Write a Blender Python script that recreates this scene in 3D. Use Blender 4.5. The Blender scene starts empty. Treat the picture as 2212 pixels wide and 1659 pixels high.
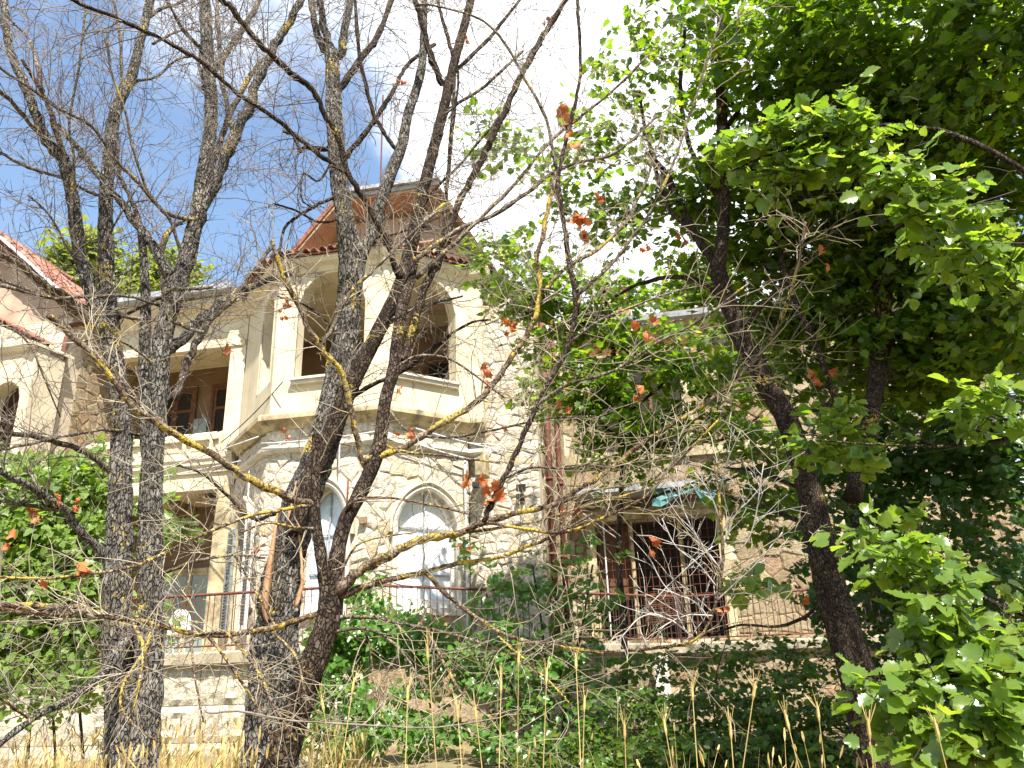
import bpy, bmesh, math, random
import numpy as np
from mathutils import Vector, Matrix, noise as mnoise

SC = bpy.context.scene
COL = SC.collection
rng = np.random.default_rng(11)
random.seed(5)
rad = math.radians

# ------------------------------------------------------------------ camera
F_PX, W_PX, H_PX = 1726.0, 2212.0, 1659.0          # focal length / picture size used for measuring
PITCH, ROLL, YAW = rad(20.5), rad(2.0), rad(11.0)
EYE = np.array([0.0, 0.0, 1.6])
_hf = np.array([-math.sin(YAW), math.cos(YAW), 0.0])
_hr = np.array([math.cos(YAW), math.sin(YAW), 0.0])
_z = np.array([0.0, 0.0, 1.0])
FWD = _hf * math.cos(PITCH) + _z * math.sin(PITCH)
_up = -_hf * math.sin(PITCH) + _z * math.cos(PITCH)
RT = _hr * math.cos(ROLL) - _up * math.sin(ROLL)
UP = _up * math.cos(ROLL) + _hr * math.sin(ROLL)
cam_d = bpy.data.cameras.new('camera'); cam = bpy.data.objects.new('camera', cam_d); COL.objects.link(cam)
cam_d.sensor_width = 36.0; cam_d.lens = 36.0 * F_PX / W_PX
cam_d.clip_start = 0.05; cam_d.clip_end = 3000
M = Matrix(((RT[0], UP[0], -FWD[0], EYE[0]), (RT[1], UP[1], -FWD[1], EYE[1]), (RT[2], UP[2], -FWD[2], EYE[2]), (0, 0, 0, 1)))
cam.matrix_world = M
SC.camera = cam

# ------------------------------------------------------------------ sky and sun
SUN_EL = rad(57)
_sd = 0.30 * _hr - 0.95 * _hf
_sd = _sd / np.linalg.norm(_sd)
TO_SUN = np.array([_sd[0] * math.cos(SUN_EL), _sd[1] * math.cos(SUN_EL), math.sin(SUN_EL)])
SUN_ROT = math.atan2(_sd[0], _sd[1])
world = bpy.data.worlds.new('World'); SC.world = world; world.use_nodes = True
nt = world.node_tree; nt.nodes.clear()
def _n(t, **kw):
    n = nt.nodes.new(t)
    for k, v in kw.items(): setattr(n, k, v)
    return n
sky = _n('ShaderNodeTexSky', sky_type='NISHITA', sun_disc=False, sun_elevation=SUN_EL, sun_rotation=SUN_ROT, air_density=1.4, dust_density=0.3, ozone_density=3.0)
tc = _n('ShaderNodeTexCoord')
sep = _n('ShaderNodeSeparateXYZ'); nt.links.new(tc.outputs['Generated'], sep.inputs[0])
den = _n('ShaderNodeMath', operation='ADD'); den.inputs[1].default_value = 0.35; nt.links.new(sep.outputs[2], den.inputs[0])
div = _n('ShaderNodeVectorMath', operation='DIVIDE'); cmb = _n('ShaderNodeCombineXYZ')
for i in range(3): nt.links.new(den.outputs[0], cmb.inputs[i])
nt.links.new(tc.outputs['Generated'], div.inputs[0]); nt.links.new(cmb.outputs[0], div.inputs[1])
cn = _n('ShaderNodeTexNoise'); cn.inputs['Scale'].default_value = 2.1; cn.inputs['Detail'].default_value = 7; cn.inputs['Roughness'].default_value = 0.55; cn.inputs['Distortion'].default_value = 0.25
nt.links.new(div.outputs[0], cn.inputs['Vector'])
# broad cloud bank: clear blue towards the west (left of the villa), bank of white cumulus over and east of it
dot = _n('ShaderNodeVectorMath', operation='DOT_PRODUCT'); nt.links.new(tc.outputs['Generated'], dot.inputs[0])
_ca = YAW + rad(24.0); _ce = rad(23)
dot.inputs[1].default_value = (-math.sin(_ca) * math.cos(_ce), math.cos(_ca) * math.cos(_ce), math.sin(_ce))
clr = _n('ShaderNodeMapRange'); clr.interpolation_type = 'SMOOTHSTEP'
clr.inputs['From Min'].default_value = 0.87; clr.inputs['From Max'].default_value = 0.985; clr.inputs['To Min'].default_value = 0.0; clr.inputs['To Max'].default_value = -0.22
nt.links.new(dot.outputs['Value'], clr.inputs['Value'])
dot2 = _n('ShaderNodeVectorMath', operation='DOT_PRODUCT'); nt.links.new(tc.outputs['Generated'], dot2.inputs[0])
_ba = YAW - rad(4.0); _be = rad(48)
dot2.inputs[1].default_value = (-math.sin(_ba) * math.cos(_be), math.cos(_ba) * math.cos(_be), math.sin(_be))
bank = _n('ShaderNodeMapRange'); bank.interpolation_type = 'SMOOTHSTEP'
bank.inputs['From Min'].default_value = 0.76; bank.inputs['From Max'].default_value = 0.95; bank.inputs['To Min'].default_value = 0.0; bank.inputs['To Max'].default_value = 0.20
nt.links.new(dot2.outputs['Value'], bank.inputs['Value'])
add0 = _n('ShaderNodeMath', operation='ADD'); nt.links.new(bank.outputs[0], add0.inputs[0]); nt.links.new(clr.outputs[0], add0.inputs[1])
addn = _n('ShaderNodeMath', operation='ADD'); nt.links.new(cn.outputs['Fac'], addn.inputs[0]); nt.links.new(add0.outputs[0], addn.inputs[1])
cr = _n('ShaderNodeMapRange'); cr.interpolation_type = 'SMOOTHSTEP'
cr.inputs['From Min'].default_value = 0.50; cr.inputs['From Max'].default_value = 0.68; cr.inputs['To Min'].default_value = 0.02
nt.links.new(addn.outputs[0], cr.inputs['Value'])
mixs = _n('ShaderNodeMix', data_type='RGBA'); nt.links.new(cr.outputs[0], mixs.inputs[0])
nt.links.new(sky.outputs[0], mixs.inputs[6]); mixs.inputs[7].default_value = (7.4, 7.6, 7.9, 1)
bg = _n('ShaderNodeBackground'); bg.inputs['Strength'].default_value = 0.085
wo = _n('ShaderNodeOutputWorld'); nt.links.new(mixs.outputs[2], bg.inputs[0]); nt.links.new(bg.outputs[0], wo.inputs[0])
sun_d = bpy.data.lights.new('sun', 'SUN'); sun = bpy.data.objects.new('sun', sun_d); COL.objects.link(sun)
sun_d.energy = 4.7; sun_d.angle = rad(0.53); sun_d.color = (1.0, 0.955, 0.87)
sun.rotation_euler = Vector(TO_SUN).to_track_quat('Z', 'Y').to_euler()
sun.location = (0, 0, 40)
vs = SC.view_settings
SC.display_settings.display_device = 'sRGB'
vs.view_transform = 'Standard'; vs.look = 'None'; vs.gamma = 1.0; vs.use_curve_mapping = False; vs.exposure = 1.55
SC.cycles.max_bounces = 6; SC.cycles.transparent_max_bounces = 6

# ------------------------------------------------------------------ measuring helpers
def ray(x, y):
    d = RT * (x - W_PX / 2) + UP * (H_PX / 2 - y) + FWD * F_PX
    return d / np.linalg.norm(d)
def at(x, y, dist):
    d = ray(x, y); return EYE + d * (dist / math.hypot(d[0], d[1]))
def on_depth(x, y, Y):
    d = ray(x, y); return EYE + d * (Y / d[1])
def zc_of(P): return float((np.asarray(P) - EYE) @ FWD)

# ------------------------------------------------------------------ object helpers
def mesh_np(name, verts, faces, smooth=False):
    verts = np.asarray(verts, np.float32).reshape(-1, 3)
    me = bpy.data.meshes.new(name)
    if isinstance(faces, np.ndarray):
        k = faces.shape[1]; n = faces.shape[0]
        me.vertices.add(len(verts)); me.vertices.foreach_set('co', verts.ravel())
        me.loops.add(n * k); me.loops.foreach_set('vertex_index', faces.astype(np.int32).ravel())
        me.polygons.add(n); me.polygons.foreach_set('loop_start', np.arange(0, n * k, k, dtype=np.int32))
        if smooth: me.polygons.foreach_set('use_smooth', np.ones(n, dtype=bool))
        me.update(calc_edges=True)
    else:
        me.from_pydata([tuple(map(float, v)) for v in verts], [], faces)
        if smooth:
            for p in me.polygons: p.use_smooth = True
        me.update()
    return me
def base_of(parent):
    b = np.zeros(3)
    while parent is not None:
        b += np.array(parent.location); parent = parent.parent
    return b
def link(name, me, m, parent=None, **props):
    o = bpy.data.objects.new(name, me); COL.objects.link(o)
    if m is not None and len(me.materials) == 0: me.materials.append(m)
    if parent is not None: o.parent = parent
    for k, v in props.items(): o[k] = v
    return o
def part(name, verts, faces, m, parent=None, smooth=False, **props):
    verts = np.asarray(verts, float).reshape(-1, 3) - base_of(parent)
    return link(name, mesh_np(name, verts, faces, smooth), m, parent, **props)
def thing(name, label, cat, loc, group=None):
    o = bpy.data.objects.new(name, None); COL.objects.link(o); o.location = tuple(map(float, loc)); o.empty_display_size = 0.2
    o['label'] = label; o['category'] = cat
    if group: o['group'] = group
    return o
class MB:
    """collects shapes; build() links them as one mesh"""
    def __init__(s): s.v = []; s.f = []
    def add(s, v, f):
        b = len(s.v); s.v += [tuple(map(float, p)) for p in v]; s.f += [tuple(i + b for i in q) for q in f]; return s
    def box(s, x0, x1, y0, y1, z0, z1):
        return s.add([(x0,y0,z0),(x1,y0,z0),(x1,y1,z0),(x0,y1,z0),(x0,y0,z1),(x1,y0,z1),(x1,y1,z1),(x0,y1,z1)],
                     [(0,3,2,1),(4,5,6,7),(0,1,5,4),(1,2,6,5),(2,3,7,6),(3,0,4,7)])
    def obox(s, o, ux, uy, uz):
        o, ux, uy, uz = map(np.asarray, (o, ux, uy, uz))
        return s.add([o, o+ux, o+ux+uy, o+uy, o+uz, o+ux+uz, o+ux+uy+uz, o+uy+uz], [(0,3,2,1),(4,5,6,7),(0,1,5,4),(1,2,6,5),(2,3,7,6),(3,0,4,7)])
    def tube(s, pts, rr, n=8, cap=True):
        v, f = tube(pts, rr, n, cap); return s.add(v, f)
    def build(s, name, m, parent=None, smooth=False, bevel=0, **props):
        o = part(name, s.v, s.f, m, parent, smooth, **props)
        if bevel:
            md = o.modifiers.new('bevel', 'BEVEL'); md.width = bevel; md.segments = 2; md.limit_method = 'ANGLE'
        return o
def tube(pts, rr, n=8, cap=True):
    P = np.asarray(pts, float); k = len(P)
    rr = np.full(k, rr) if np.isscalar(rr) else np.asarray(rr, float)
    T = np.gradient(P, axis=0); T /= np.linalg.norm(T, axis=1)[:, None] + 1e-9
    ref = np.array([0.13, 0.31, 0.94]) if abs(T[0][2]) < 0.9 else np.array([0.95, 0.2, 0.1])
    N = np.cross(T[0], ref); N /= np.linalg.norm(N)
    V = []; ang = np.arange(n) * 2 * math.pi / n
    for i in range(k):
        N = N - T[i] * (N @ T[i]); N /= np.linalg.norm(N) + 1e-9
        B = np.cross(T[i], N)
        V.append(P[i] + rr[i] * (np.cos(ang)[:, None] * N + np.sin(ang)[:, None] * B))
    V = np.concatenate(V)
    f = [(i*n+j, i*n+(j+1) % n, (i+1)*n+(j+1) % n, (i+1)*n+j) for i in range(k-1) for j in range(n)]
    if cap:
        f.append(tuple(range(n-1, -1, -1))); f.append(tuple((k-1)*n + j for j in range(n)))
    return V, f

# ------------------------------------------------------------------ materials
def mat(name): 
    m = bpy.data.materials.new(name); m.use_nodes = True; t = m.node_tree
    return m, t, t.nodes['Principled BSDF']
def N(t, typ, **kw):
    n = t.nodes.new(typ)
    for k, v in kw.items():
        if hasattr(n, k): setattr(n, k, v)
        else: n.inputs[k.replace('_', ' ')].default_value = v
    return n
def ramp(t, src, stops):
    r = N(t, 'ShaderNodeValToRGB'); e = r.color_ramp.elements
    while len(e) < len(stops): e.new(0.5)
    for i, (p, c) in enumerate(stops): e[i].position = p; e[i].color = (*c, 1)
    t.links.new(src, r.inputs[0]); return r
def noisy(name, stops, scale=4.0, detail=6, rough=0.85, bump=0.3, bscale=40.0, bdist=0.01, stains=None, spec=0.3):
    m, t, b = mat(name)
    tcn = N(t, 'ShaderNodeTexCoord'); n1 = N(t, 'ShaderNodeTexNoise', Scale=scale, Detail=detail, Roughness=0.6)
    t.links.new(tcn.outputs['Object'], n1.inputs['Vector'])
    c = ramp(t, n1.outputs['Fac'], stops).outputs[0]
    if stains:
        mp = N(t, 'ShaderNodeMapping'); mp.inputs['Scale'].default_value = stains[1]
        t.links.new(tcn.outputs['Object'], mp.inputs[0])
        n2 = N(t, 'ShaderNodeTexNoise', Scale=stains[2], Detail=8, Roughness=0.65); t.links.new(mp.outputs[0], n2.inputs['Vector'])
        r2 = ramp(t, n2.outputs['Fac'], [(stains[3], (0, 0, 0)), (stains[4], (1, 1, 1))])
        mx = N(t, 'ShaderNodeMix', data_type='RGBA', blend_type='MIX'); mx.inputs[7].default_value = (*stains[0], 1)
        t.links.new(r2.outputs[0], mx.inputs[0]); t.links.new(c, mx.inputs[6]); c = mx.outputs[2]
    t.links.new(c, b.inputs['Base Color']); b.inputs['Roughness'].default_value = rough; b.inputs['Specular IOR Level'].default_value = spec
    n3 = N(t, 'ShaderNodeTexNoise', Scale=bscale, Detail=8, Roughness=0.6); t.links.new(tcn.outputs['Object'], n3.inputs['Vector'])
    bp = N(t, 'ShaderNodeBump', Strength=bump, Distance=bdist); t.links.new(n3.outputs['Fac'], bp.inputs['Height']); t.links.new(bp.outputs[0], b.inputs['Normal'])
    return m
PLASTER = noisy('cream_plaster', [(0.3, (0.47, 0.395, 0.265)), (0.55, (0.57, 0.49, 0.345)), (0.75, (0.63, 0.55, 0.41))], 1.6, bump=0.25, bscale=30, stains=((0.27, 0.20, 0.11), (3.5, 3.5, 0.5), 1.6, 0.60, 0.78))
PLASTER_DIRTY = noisy('weathered_moulding', [(0.3, (0.22, 0.17, 0.10)), (0.5, (0.42, 0.34, 0.20)), (0.7, (0.56, 0.47, 0.30))], 2.2, bump=0.4, bscale=25, stains=((0.09, 0.08, 0.055), (2, 2, 1.2), 2.0, 0.50, 0.68))
COPING = noisy('pale_sill_stone', [(0.3, (0.42, 0.38, 0.31)), (0.7, (0.66, 0.61, 0.52))], 5, bump=0.3)
MORTAR = noisy('mortar', [(0.3, (0.38, 0.31, 0.22)), (0.7, (0.56, 0.48, 0.37))], 5, bump=0.6, bscale=22, bdist=0.03)
def stone_mat(name, a, b_, c, d):
    m, t, b = mat(name)
    tcn = N(t, 'ShaderNodeTexCoord'); g = N(t, 'ShaderNodeNewGeometry'); oi = N(t, 'ShaderNodeObjectInfo')
    wn = N(t, 'ShaderNodeMath', operation='ADD'); t.links.new(g.outputs['Random Per Island'], wn.inputs[0]); t.links.new(oi.outputs['Random'], wn.inputs[1])
    fr = N(t, 'ShaderNodeMath', operation='FRACT'); t.links.new(wn.outputs[0], fr.inputs[0])
    base = ramp(t, fr.outputs[0], [(0.0, a), (0.35, b_), (0.7, c), (1.0, d)])
    n1 = N(t, 'ShaderNodeTexNoise', Scale=14, Detail=8, Roughness=0.65); t.links.new(tcn.outputs['Object'], n1.inputs['Vector'])
    r1 = ramp(t, n1.outputs['Fac'], [(0.3, (0.5, 0.47, 0.44)), (0.6, (1, 1, 1)), (0.8, (1.2, 1.18, 1.15))])
    mx = N(t, 'ShaderNodeMix', data_type='RGBA', blend_type='MULTIPLY'); mx.inputs[0].default_value = 1
    t.links.new(base.outputs[0], mx.inputs[6]); t.links.new(r1.outputs[0], mx.inputs[7]); t.links.new(mx.outputs[2], b.inputs['Base Color'])
    b.inputs['Roughness'].default_value = 0.9; b.inputs['Specular IOR Level'].default_value = 0.2
    n3 = N(t, 'ShaderNodeTexNoise', Scale=26, Detail=10, Roughness=0.7); t.links.new(tcn.outputs['Object'], n3.inputs['Vector'])
    bp = N(t, 'ShaderNodeBump', Strength=0.9, Distance=0.035); t.links.new(n3.outputs['Fac'], bp.inputs['Height']); t.links.new(bp.outputs[0], b.inputs['Normal'])
    return m
STONE = stone_mat('rubble_stone', (0.57, 0.49, 0.38), (0.61, 0.54, 0.43), (0.65, 0.59, 0.49), (0.56, 0.45, 0.29))
BLOCK = stone_mat('rock_faced_block', (0.52, 0.47, 0.36), (0.60, 0.55, 0.44), (0.56, 0.49, 0.35), (0.62, 0.58, 0.50))
WARM = stone_mat('brown_stone', (0.29, 0.21, 0.125), (0.34, 0.26, 0.16), (0.38, 0.31, 0.20), (0.31, 0.20, 0.12))  # brown set; also carries the shade of the return walls
CONC = noisy('concrete_slab', [(0.3, (0.24, 0.20, 0.13)), (0.7, (0.42, 0.36, 0.26))], 6, bump=0.5, stains=((0.11, 0.10, 0.07), (1.5, 1.5, 1), 3, 0.5, 0.7))
RUST = noisy('rusted_red_iron', [(0.3, (0.075, 0.024, 0.016)), (0.55, (0.13, 0.042, 0.026)), (0.75, (0.20, 0.085, 0.05))], 22, bump=0.4, bscale=90, bdist=0.003, rough=0.7)
IRON = noisy('dark_iron', [(0.3, (0.03, 0.022, 0.018)), (0.7, (0.09, 0.055, 0.04))], 25, rough=0.7, bump=0.2)
TILE = stone_mat('clay_tile', (0.33, 0.13, 0.085), (0.42, 0.20, 0.14), (0.24, 0.085, 0.06), (0.46, 0.28, 0.21))
ZINC = noisy('grey_zinc', [(0.3, (0.20, 0.21, 0.22)), (0.7, (0.36, 0.37, 0.38))], 5, rough=0.5, bump=0.2, spec=0.5)
FLASH = noisy('crumpled_flashing', [(0.3, (0.55, 0.55, 0.57)), (0.7, (0.78, 0.78, 0.80))], 4, rough=0.4, bump=0.8, bscale=5, bdist=0.06, spec=0.6)
SOFFIT = noisy('ochre_boards', [(0.3, (0.27, 0.165, 0.085)), (0.7, (0.42, 0.28, 0.16))], 3, rough=0.7)
GABLE = noisy('pink_brown_render', [(0.3, (0.30, 0.205, 0.145)), (0.7, (0.44, 0.33, 0.25))], 2.5, bump=0.4)
DARKWOOD = noisy('brown_timber', [(0.3, (0.07, 0.032, 0.016)), (0.7, (0.16, 0.075, 0.036))], 8, rough=0.7)
OPEN = noisy('shade_black', [(0.3, (0.012, 0.010, 0.008)), (0.7, (0.03, 0.024, 0.018))], 2)  # near black put in as the darkness of unlit openings
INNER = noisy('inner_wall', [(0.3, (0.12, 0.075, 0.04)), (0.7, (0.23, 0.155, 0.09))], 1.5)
CEIL = noisy('ceiling_plaster', [(0.3, (0.52, 0.42, 0.25)), (0.7, (0.66, 0.56, 0.38))], 1.0, bump=0.1)
WHITE = noisy('white_board', [(0.3, (0.70, 0.73, 0.77)), (0.7, (0.82, 0.84, 0.87))], 1.2, rough=0.45, bump=0.05, spec=0.5)
BLUEPANE = noisy('pale_glazing', [(0.35, (0.42, 0.50, 0.58)), (0.65, (0.66, 0.72, 0.78))], 1.6, rough=0.2, bump=0.03, spec=0.6)
DOORGLASS = noisy('green_grey_glass', [(0.3, (0.16, 0.21, 0.20)), (0.7, (0.27, 0.33, 0.31))], 1.0, rough=0.15, bump=0.02, spec=0.6)
FRAMEW = noisy('off_white_paint', [(0.3, (0.55, 0.53, 0.48)), (0.7, (0.74, 0.72, 0.66))], 8, rough=0.6, bump=0.2)
SHUT = noisy('grey_shutter', [(0.3, (0.13, 0.15, 0.15)), (0.7, (0.26, 0.28, 0.27))], 10, rough=0.6)
TEAL = noisy('turquoise_sheet', [(0.3, (0.03, 0.10, 0.10)), (0.7, (0.10, 0.22, 0.22))], 5, rough=0.5)
CABLE = noisy('pale_conduit', [(0.3, (0.45, 0.45, 0.45)), (0.7, (0.66, 0.66, 0.66))], 5, rough=0.5, bump=0.05)
BLACK = noisy('black_plastic', [(0.3, (0.015, 0.015, 0.015)), (0.7, (0.03, 0.03, 0.03))], 5, rough=0.5)
ORANGE = noisy('orange_eave_paint', [(0.3, (0.42, 0.13, 0.05)), (0.7, (0.62, 0.26, 0.12))], 4)
SOIL = noisy('dry_soil', [(0.3, (0.11, 0.085, 0.045)), (0.55, (0.20, 0.155, 0.075)), (0.75, (0.10, 0.11, 0.035))], 1.5, bump=0.8, bscale=9, bdist=0.05)

def bark_mat(name, dark, mid, light, lichen=0.5, lich_scale=30, vscale=(26, 26, 7), bdist=0.02, bstr=1.0, crack=0.16):
    m, t, b = mat(name)
    tcn = N(t, 'ShaderNodeTexCoord')
    nd = N(t, 'ShaderNodeTexNoise', Scale=7.0, Detail=4); t.links.new(tcn.outputs['Object'], nd.inputs['Vector'])
    sc = N(t, 'ShaderNodeVectorMath', operation='MULTIPLY_ADD'); sc.inputs[1].default_value = (.10, .10, .10); t.links.new(nd.outputs['Color'], sc.inputs[0]); t.links.new(tcn.outputs['Object'], sc.inputs[2])
    mp = N(t, 'ShaderNodeMapping'); mp.inputs['Scale'].default_value = vscale; t.links.new(sc.outputs[0], mp.inputs[0])
    vo = N(t, 'ShaderNodeTexVoronoi', feature='DISTANCE_TO_EDGE', Scale=1.0); t.links.new(mp.outputs[0], vo.inputs['Vector'])
    vc = N(t, 'ShaderNodeTexVoronoi', feature='F1', Scale=1.0); t.links.new(mp.outputs[0], vc.inputs['Vector'])
    ed = N(t, 'ShaderNodeMapRange'); ed.interpolation_type = 'SMOOTHSTEP'; ed.inputs['From Min'].default_value = 0.0; ed.inputs['From Max'].default_value = crack; t.links.new(vo.outputs['Distance'], ed.inputs['Value'])
    n1 = N(t, 'ShaderNodeTexNoise', Scale=5.0, Detail=9, Roughness=0.72); t.links.new(tcn.outputs['Object'], n1.inputs['Vector'])
    sp = N(t, 'ShaderNodeSeparateColor'); t.links.new(vc.outputs['Color'], sp.inputs[0])
    mlt = N(t, 'ShaderNodeMath', operation='MULTIPLY_ADD'); mlt.inputs[1].default_value = 0.22; t.links.new(sp.outputs[0], mlt.inputs[0]); t.links.new(n1.outputs['Fac'], mlt.inputs[2])
    base = ramp(t, mlt.outputs[0], [(0.40, dark), (0.60, mid), (0.82, light)])
    mc = N(t, 'ShaderNodeMix', data_type='RGBA'); mc.inputs[6].default_value = (*[c*.30 for c in dark], 1); t.links.new(ed.outputs[0], mc.inputs[0]); t.links.new(base.outputs[0], mc.inputs[7])
    n2 = N(t, 'ShaderNodeTexNoise', Scale=lich_scale, Detail=5, Roughness=0.75); t.links.new(tcn.outputs['Object'], n2.inputs['Vector'])
    n4 = N(t, 'ShaderNodeTexNoise', Scale=3.1, Detail=3); t.links.new(tcn.outputs['Object'], n4.inputs['Vector'])
    a2 = N(t, 'ShaderNodeMath', operation='MULTIPLY_ADD'); a2.inputs[1].default_value = 0.9; t.links.new(n4.outputs['Fac'], a2.inputs[0]); t.links.new(n2.outputs['Fac'], a2.inputs[2])
    thr = 1.24 - 0.30 * lichen
    r2 = N(t, 'ShaderNodeMapRange'); r2.inputs['From Min'].default_value = thr; r2.inputs['From Max'].default_value = thr + 0.05; t.links.new(a2.outputs[0], r2.inputs['Value'])
    mx = N(t, 'ShaderNodeMix', data_type='RGBA'); mx.inputs[7].default_value = (0.40, 0.29, 0.05, 1)
    t.links.new(r2.outputs[0], mx.inputs[0]); t.links.new(mc.outputs[2], mx.inputs[6]); t.links.new(mx.outputs[2], b.inputs['Base Color'])
    b.inputs['Roughness'].default_value = 0.9; b.inputs['Specular IOR Level'].default_value = 0.15
    hh = N(t, 'ShaderNodeMath', operation='MULTIPLY_ADD'); hh.inputs[1].default_value = 0.5; t.links.new(n1.outputs['Fac'], hh.inputs[0]); t.links.new(ed.outputs[0], hh.inputs[2])
    bp = N(t, 'ShaderNodeBump', Strength=bstr, Distance=bdist); t.links.new(hh.outputs[0], bp.inputs['Height']); t.links.new(bp.outputs[0], b.inputs['Normal'])
    return m
BARK = bark_mat('furrowed_grey_bark', (0.05, 0.043, 0.036), (0.125, 0.112, 0.096), (0.25, 0.228, 0.20), 0.42, vscale=(48, 48, 15), crack=.13, bdist=.014)
BARKD = bark_mat('dark_bark', (0.022, 0.015, 0.010), (0.055, 0.036, 0.024), (0.13, 0.10, 0.075), 0.35, vscale=(60, 60, 24), bdist=0.008)
BARKL = bark_mat('lichened_bark', (0.05, 0.028, 0.017), (0.115, 0.075, 0.05), (0.28, 0.23, 0.175), 0.80, vscale=(40, 40, 40), bdist=0.006, crack=.08)
BRANCH = bark_mat('branch_bark', (0.045, 0.032, 0.023), (0.12, 0.092, 0.068), (0.27, 0.23, 0.19), 0.55, vscale=(40, 40, 30), bdist=0.006, crack=.08)
TWIG = noisy('twig_bark', [(0.3, (0.07, 0.05, 0.038)), (0.6, (0.22, 0.18, 0.145))], 9, bump=0.0)
TWIGW = noisy('bleached_twig', [(0.3, (0.27, 0.24, 0.21)), (0.6, (0.46, 0.43, 0.40))], 9, bump=0.0)
TWIGL = noisy('lichened_twig', [(0.35, (0.20, 0.155, 0.11)), (0.55, (0.32, 0.27, 0.20)), (0.70, (0.36, 0.27, 0.06))], 14, bump=0.0)
WOOD = noisy('stripped_wood', [(0.3, (0.30, 0.15, 0.07)), (0.7, (0.52, 0.31, 0.17))], 9, bump=0.4)
STEM = noisy('dark_stem', [(0.3, (0.028, 0.02, 0.013)), (0.7, (0.075, 0.055, 0.038))], 9, bump=0.2)

def leaf_mat(name, cols, trans=0.5, rough=0.4, tcol=None, spec=0.45):
    m = bpy.data.materials.new(name); m.use_nodes = True; t = m.node_tree; b = t.nodes['Principled BSDF']; out = t.nodes['Material Output']
    g = N(t, 'ShaderNodeNewGeometry'); oi = N(t, 'ShaderNodeObjectInfo')
    ad = N(t, 'ShaderNodeMath', operation='ADD'); t.links.new(g.outputs['Random Per Island'], ad.inputs[0]); t.links.new(oi.outputs['Random'], ad.inputs[1])
    fr = N(t, 'ShaderNodeMath', operation='FRACT'); t.links.new(ad.outputs[0], fr.inputs[0])
    k = len(cols); r = ramp(t, fr.outputs[0], [(i / (k - 1), c) for i, c in enumerate(cols)])
    t.links.new(r.outputs[0], b.inputs['Base Color']); b.inputs['Roughness'].default_value = rough; b.inputs['Specular IOR Level'].default_value = spec
    tr = N(t, 'ShaderNodeBsdfTranslucent')
    mx = N(t, 'ShaderNodeMix', data_type='RGBA', blend_type='MULTIPLY'); mx.inputs[0].default_value = 1.0; mx.inputs[7].default_value = (*(tcol or (2.6, 2.4, 0.9)), 1)
    t.links.new(r.outputs[0], mx.inputs[6]); t.links.new(mx.outputs[2], tr.inputs['Color'])
    ms = N(t, 'ShaderNodeMixShader'); ms.inputs[0].default_value = trans
    t.links.new(b.outputs[0], ms.inputs[1]); t.links.new(tr.outputs[0], ms.inputs[2]); t.links.new(ms.outputs[0], out.inputs['Surface'])
    return m
LEAF_BIG = leaf_mat('large_leaf', [(0.085, 0.15, 0.024), (0.12, 0.185, 0.028), (0.10, 0.165, 0.03), (0.19, 0.24, 0.04), (0.11, 0.18, 0.035)], 0.45, 0.27, (2.5, 2.5, .8), spec=.6)
LEAF_MAPLE = leaf_mat('maple_leaf', [(0.05, 0.105, 0.012), (0.095, 0.15, 0.016), (0.065, 0.125, 0.016), (0.145, 0.185, 0.02)], 0.55, 0.33, (2.9, 2.8, .7), spec=.5)
LEAF_DARK = leaf_mat('shade_toned_leaf', [(0.025, 0.065, 0.012), (0.042, 0.09, 0.016), (0.032, 0.075, 0.016)], 0.4, 0.4)  # darker copy of the maple leaf; shade put into the colour
LEAF_MIX = leaf_mat('undergrowth_leaf', [(0.04, 0.10, 0.014), (0.08, 0.15, 0.02), (0.055, 0.12, 0.018), (0.13, 0.18, 0.03), (0.03, 0.075, 0.012)], 0.45, 0.35)
LEAF_IVY = leaf_mat('ivy_leaf', [(0.055, 0.14, 0.02), (0.085, 0.18, 0.028), (0.065, 0.15, 0.024), (0.12, 0.21, 0.034)], 0.35, 0.30)
LEAF_VINE = leaf_mat('vine_leaf', [(0.11, 0.185, 0.03), (0.155, 0.23, 0.045), (0.13, 0.205, 0.04)], 0.42, 0.40)
LEAF_FAR = leaf_mat('far_tree_leaf', [(0.14, 0.18, 0.04), (0.18, 0.22, 0.055), (0.12, 0.16, 0.04)], 0.4, 0.5)
DEADLEAF = leaf_mat('dead_leaf', [(0.42, 0.11, 0.03), (0.55, 0.20, 0.07), (0.30, 0.07, 0.025)], 0.3, 0.6, (1.2, 0.8, 0.5))
STRAW = leaf_mat('dry_straw', [(0.52, 0.38, 0.13), (0.62, 0.48, 0.20), (0.42, 0.29, 0.09)], 0.25, 0.6, (1.1, 1.0, 0.7))

# ------------------------------------------------------------------ ground
GX = np.concatenate([np.linspace(-400, -20, 12), np.linspace(-18, 18, 37), np.linspace(20, 400, 12)])
GY = np.concatenate([np.linspace(-400, -12, 12), np.linspace(-10, 30, 61), np.linspace(34, 600, 14)])
def ground_z(x, y):
    r = math.hypot(x, y)
    t = min(max((r - 1.2) / 3.0, 0), 1); t = t * t * (3 - 2 * t)
    z = 0.62 * t
    return z + 0.05 * math.sin(x * 1.3 + y) * t + 0.04 * math.sin(y * 1.7 - x * .6) * t
V = [(x, y, ground_z(x, y)) for y in GY for x in GX]; nx = len(GX)
Fq = np.array([(j*nx+i, j*nx+i+1, (j+1)*nx+i+1, (j+1)*nx+i) for j in range(len(GY)-1) for i in range(nx-1)])
part('ground', V, Fq, SOIL, None, True, kind='structure')

# ------------------------------------------------------------------ villa
VB = np.array([-6.0, 15.0, 0.62])
villa = thing('villa', 'abandoned stone and cream plaster villa with arched bay and railed terrace', 'villa', VB)
A0 = np.array([-8.97, 15.06]); A1 = np.array([-7.46, 13.55]); B1 = np.array([-5.16, 13.55]); C1 = np.array([-3.82, 14.89])

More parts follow.
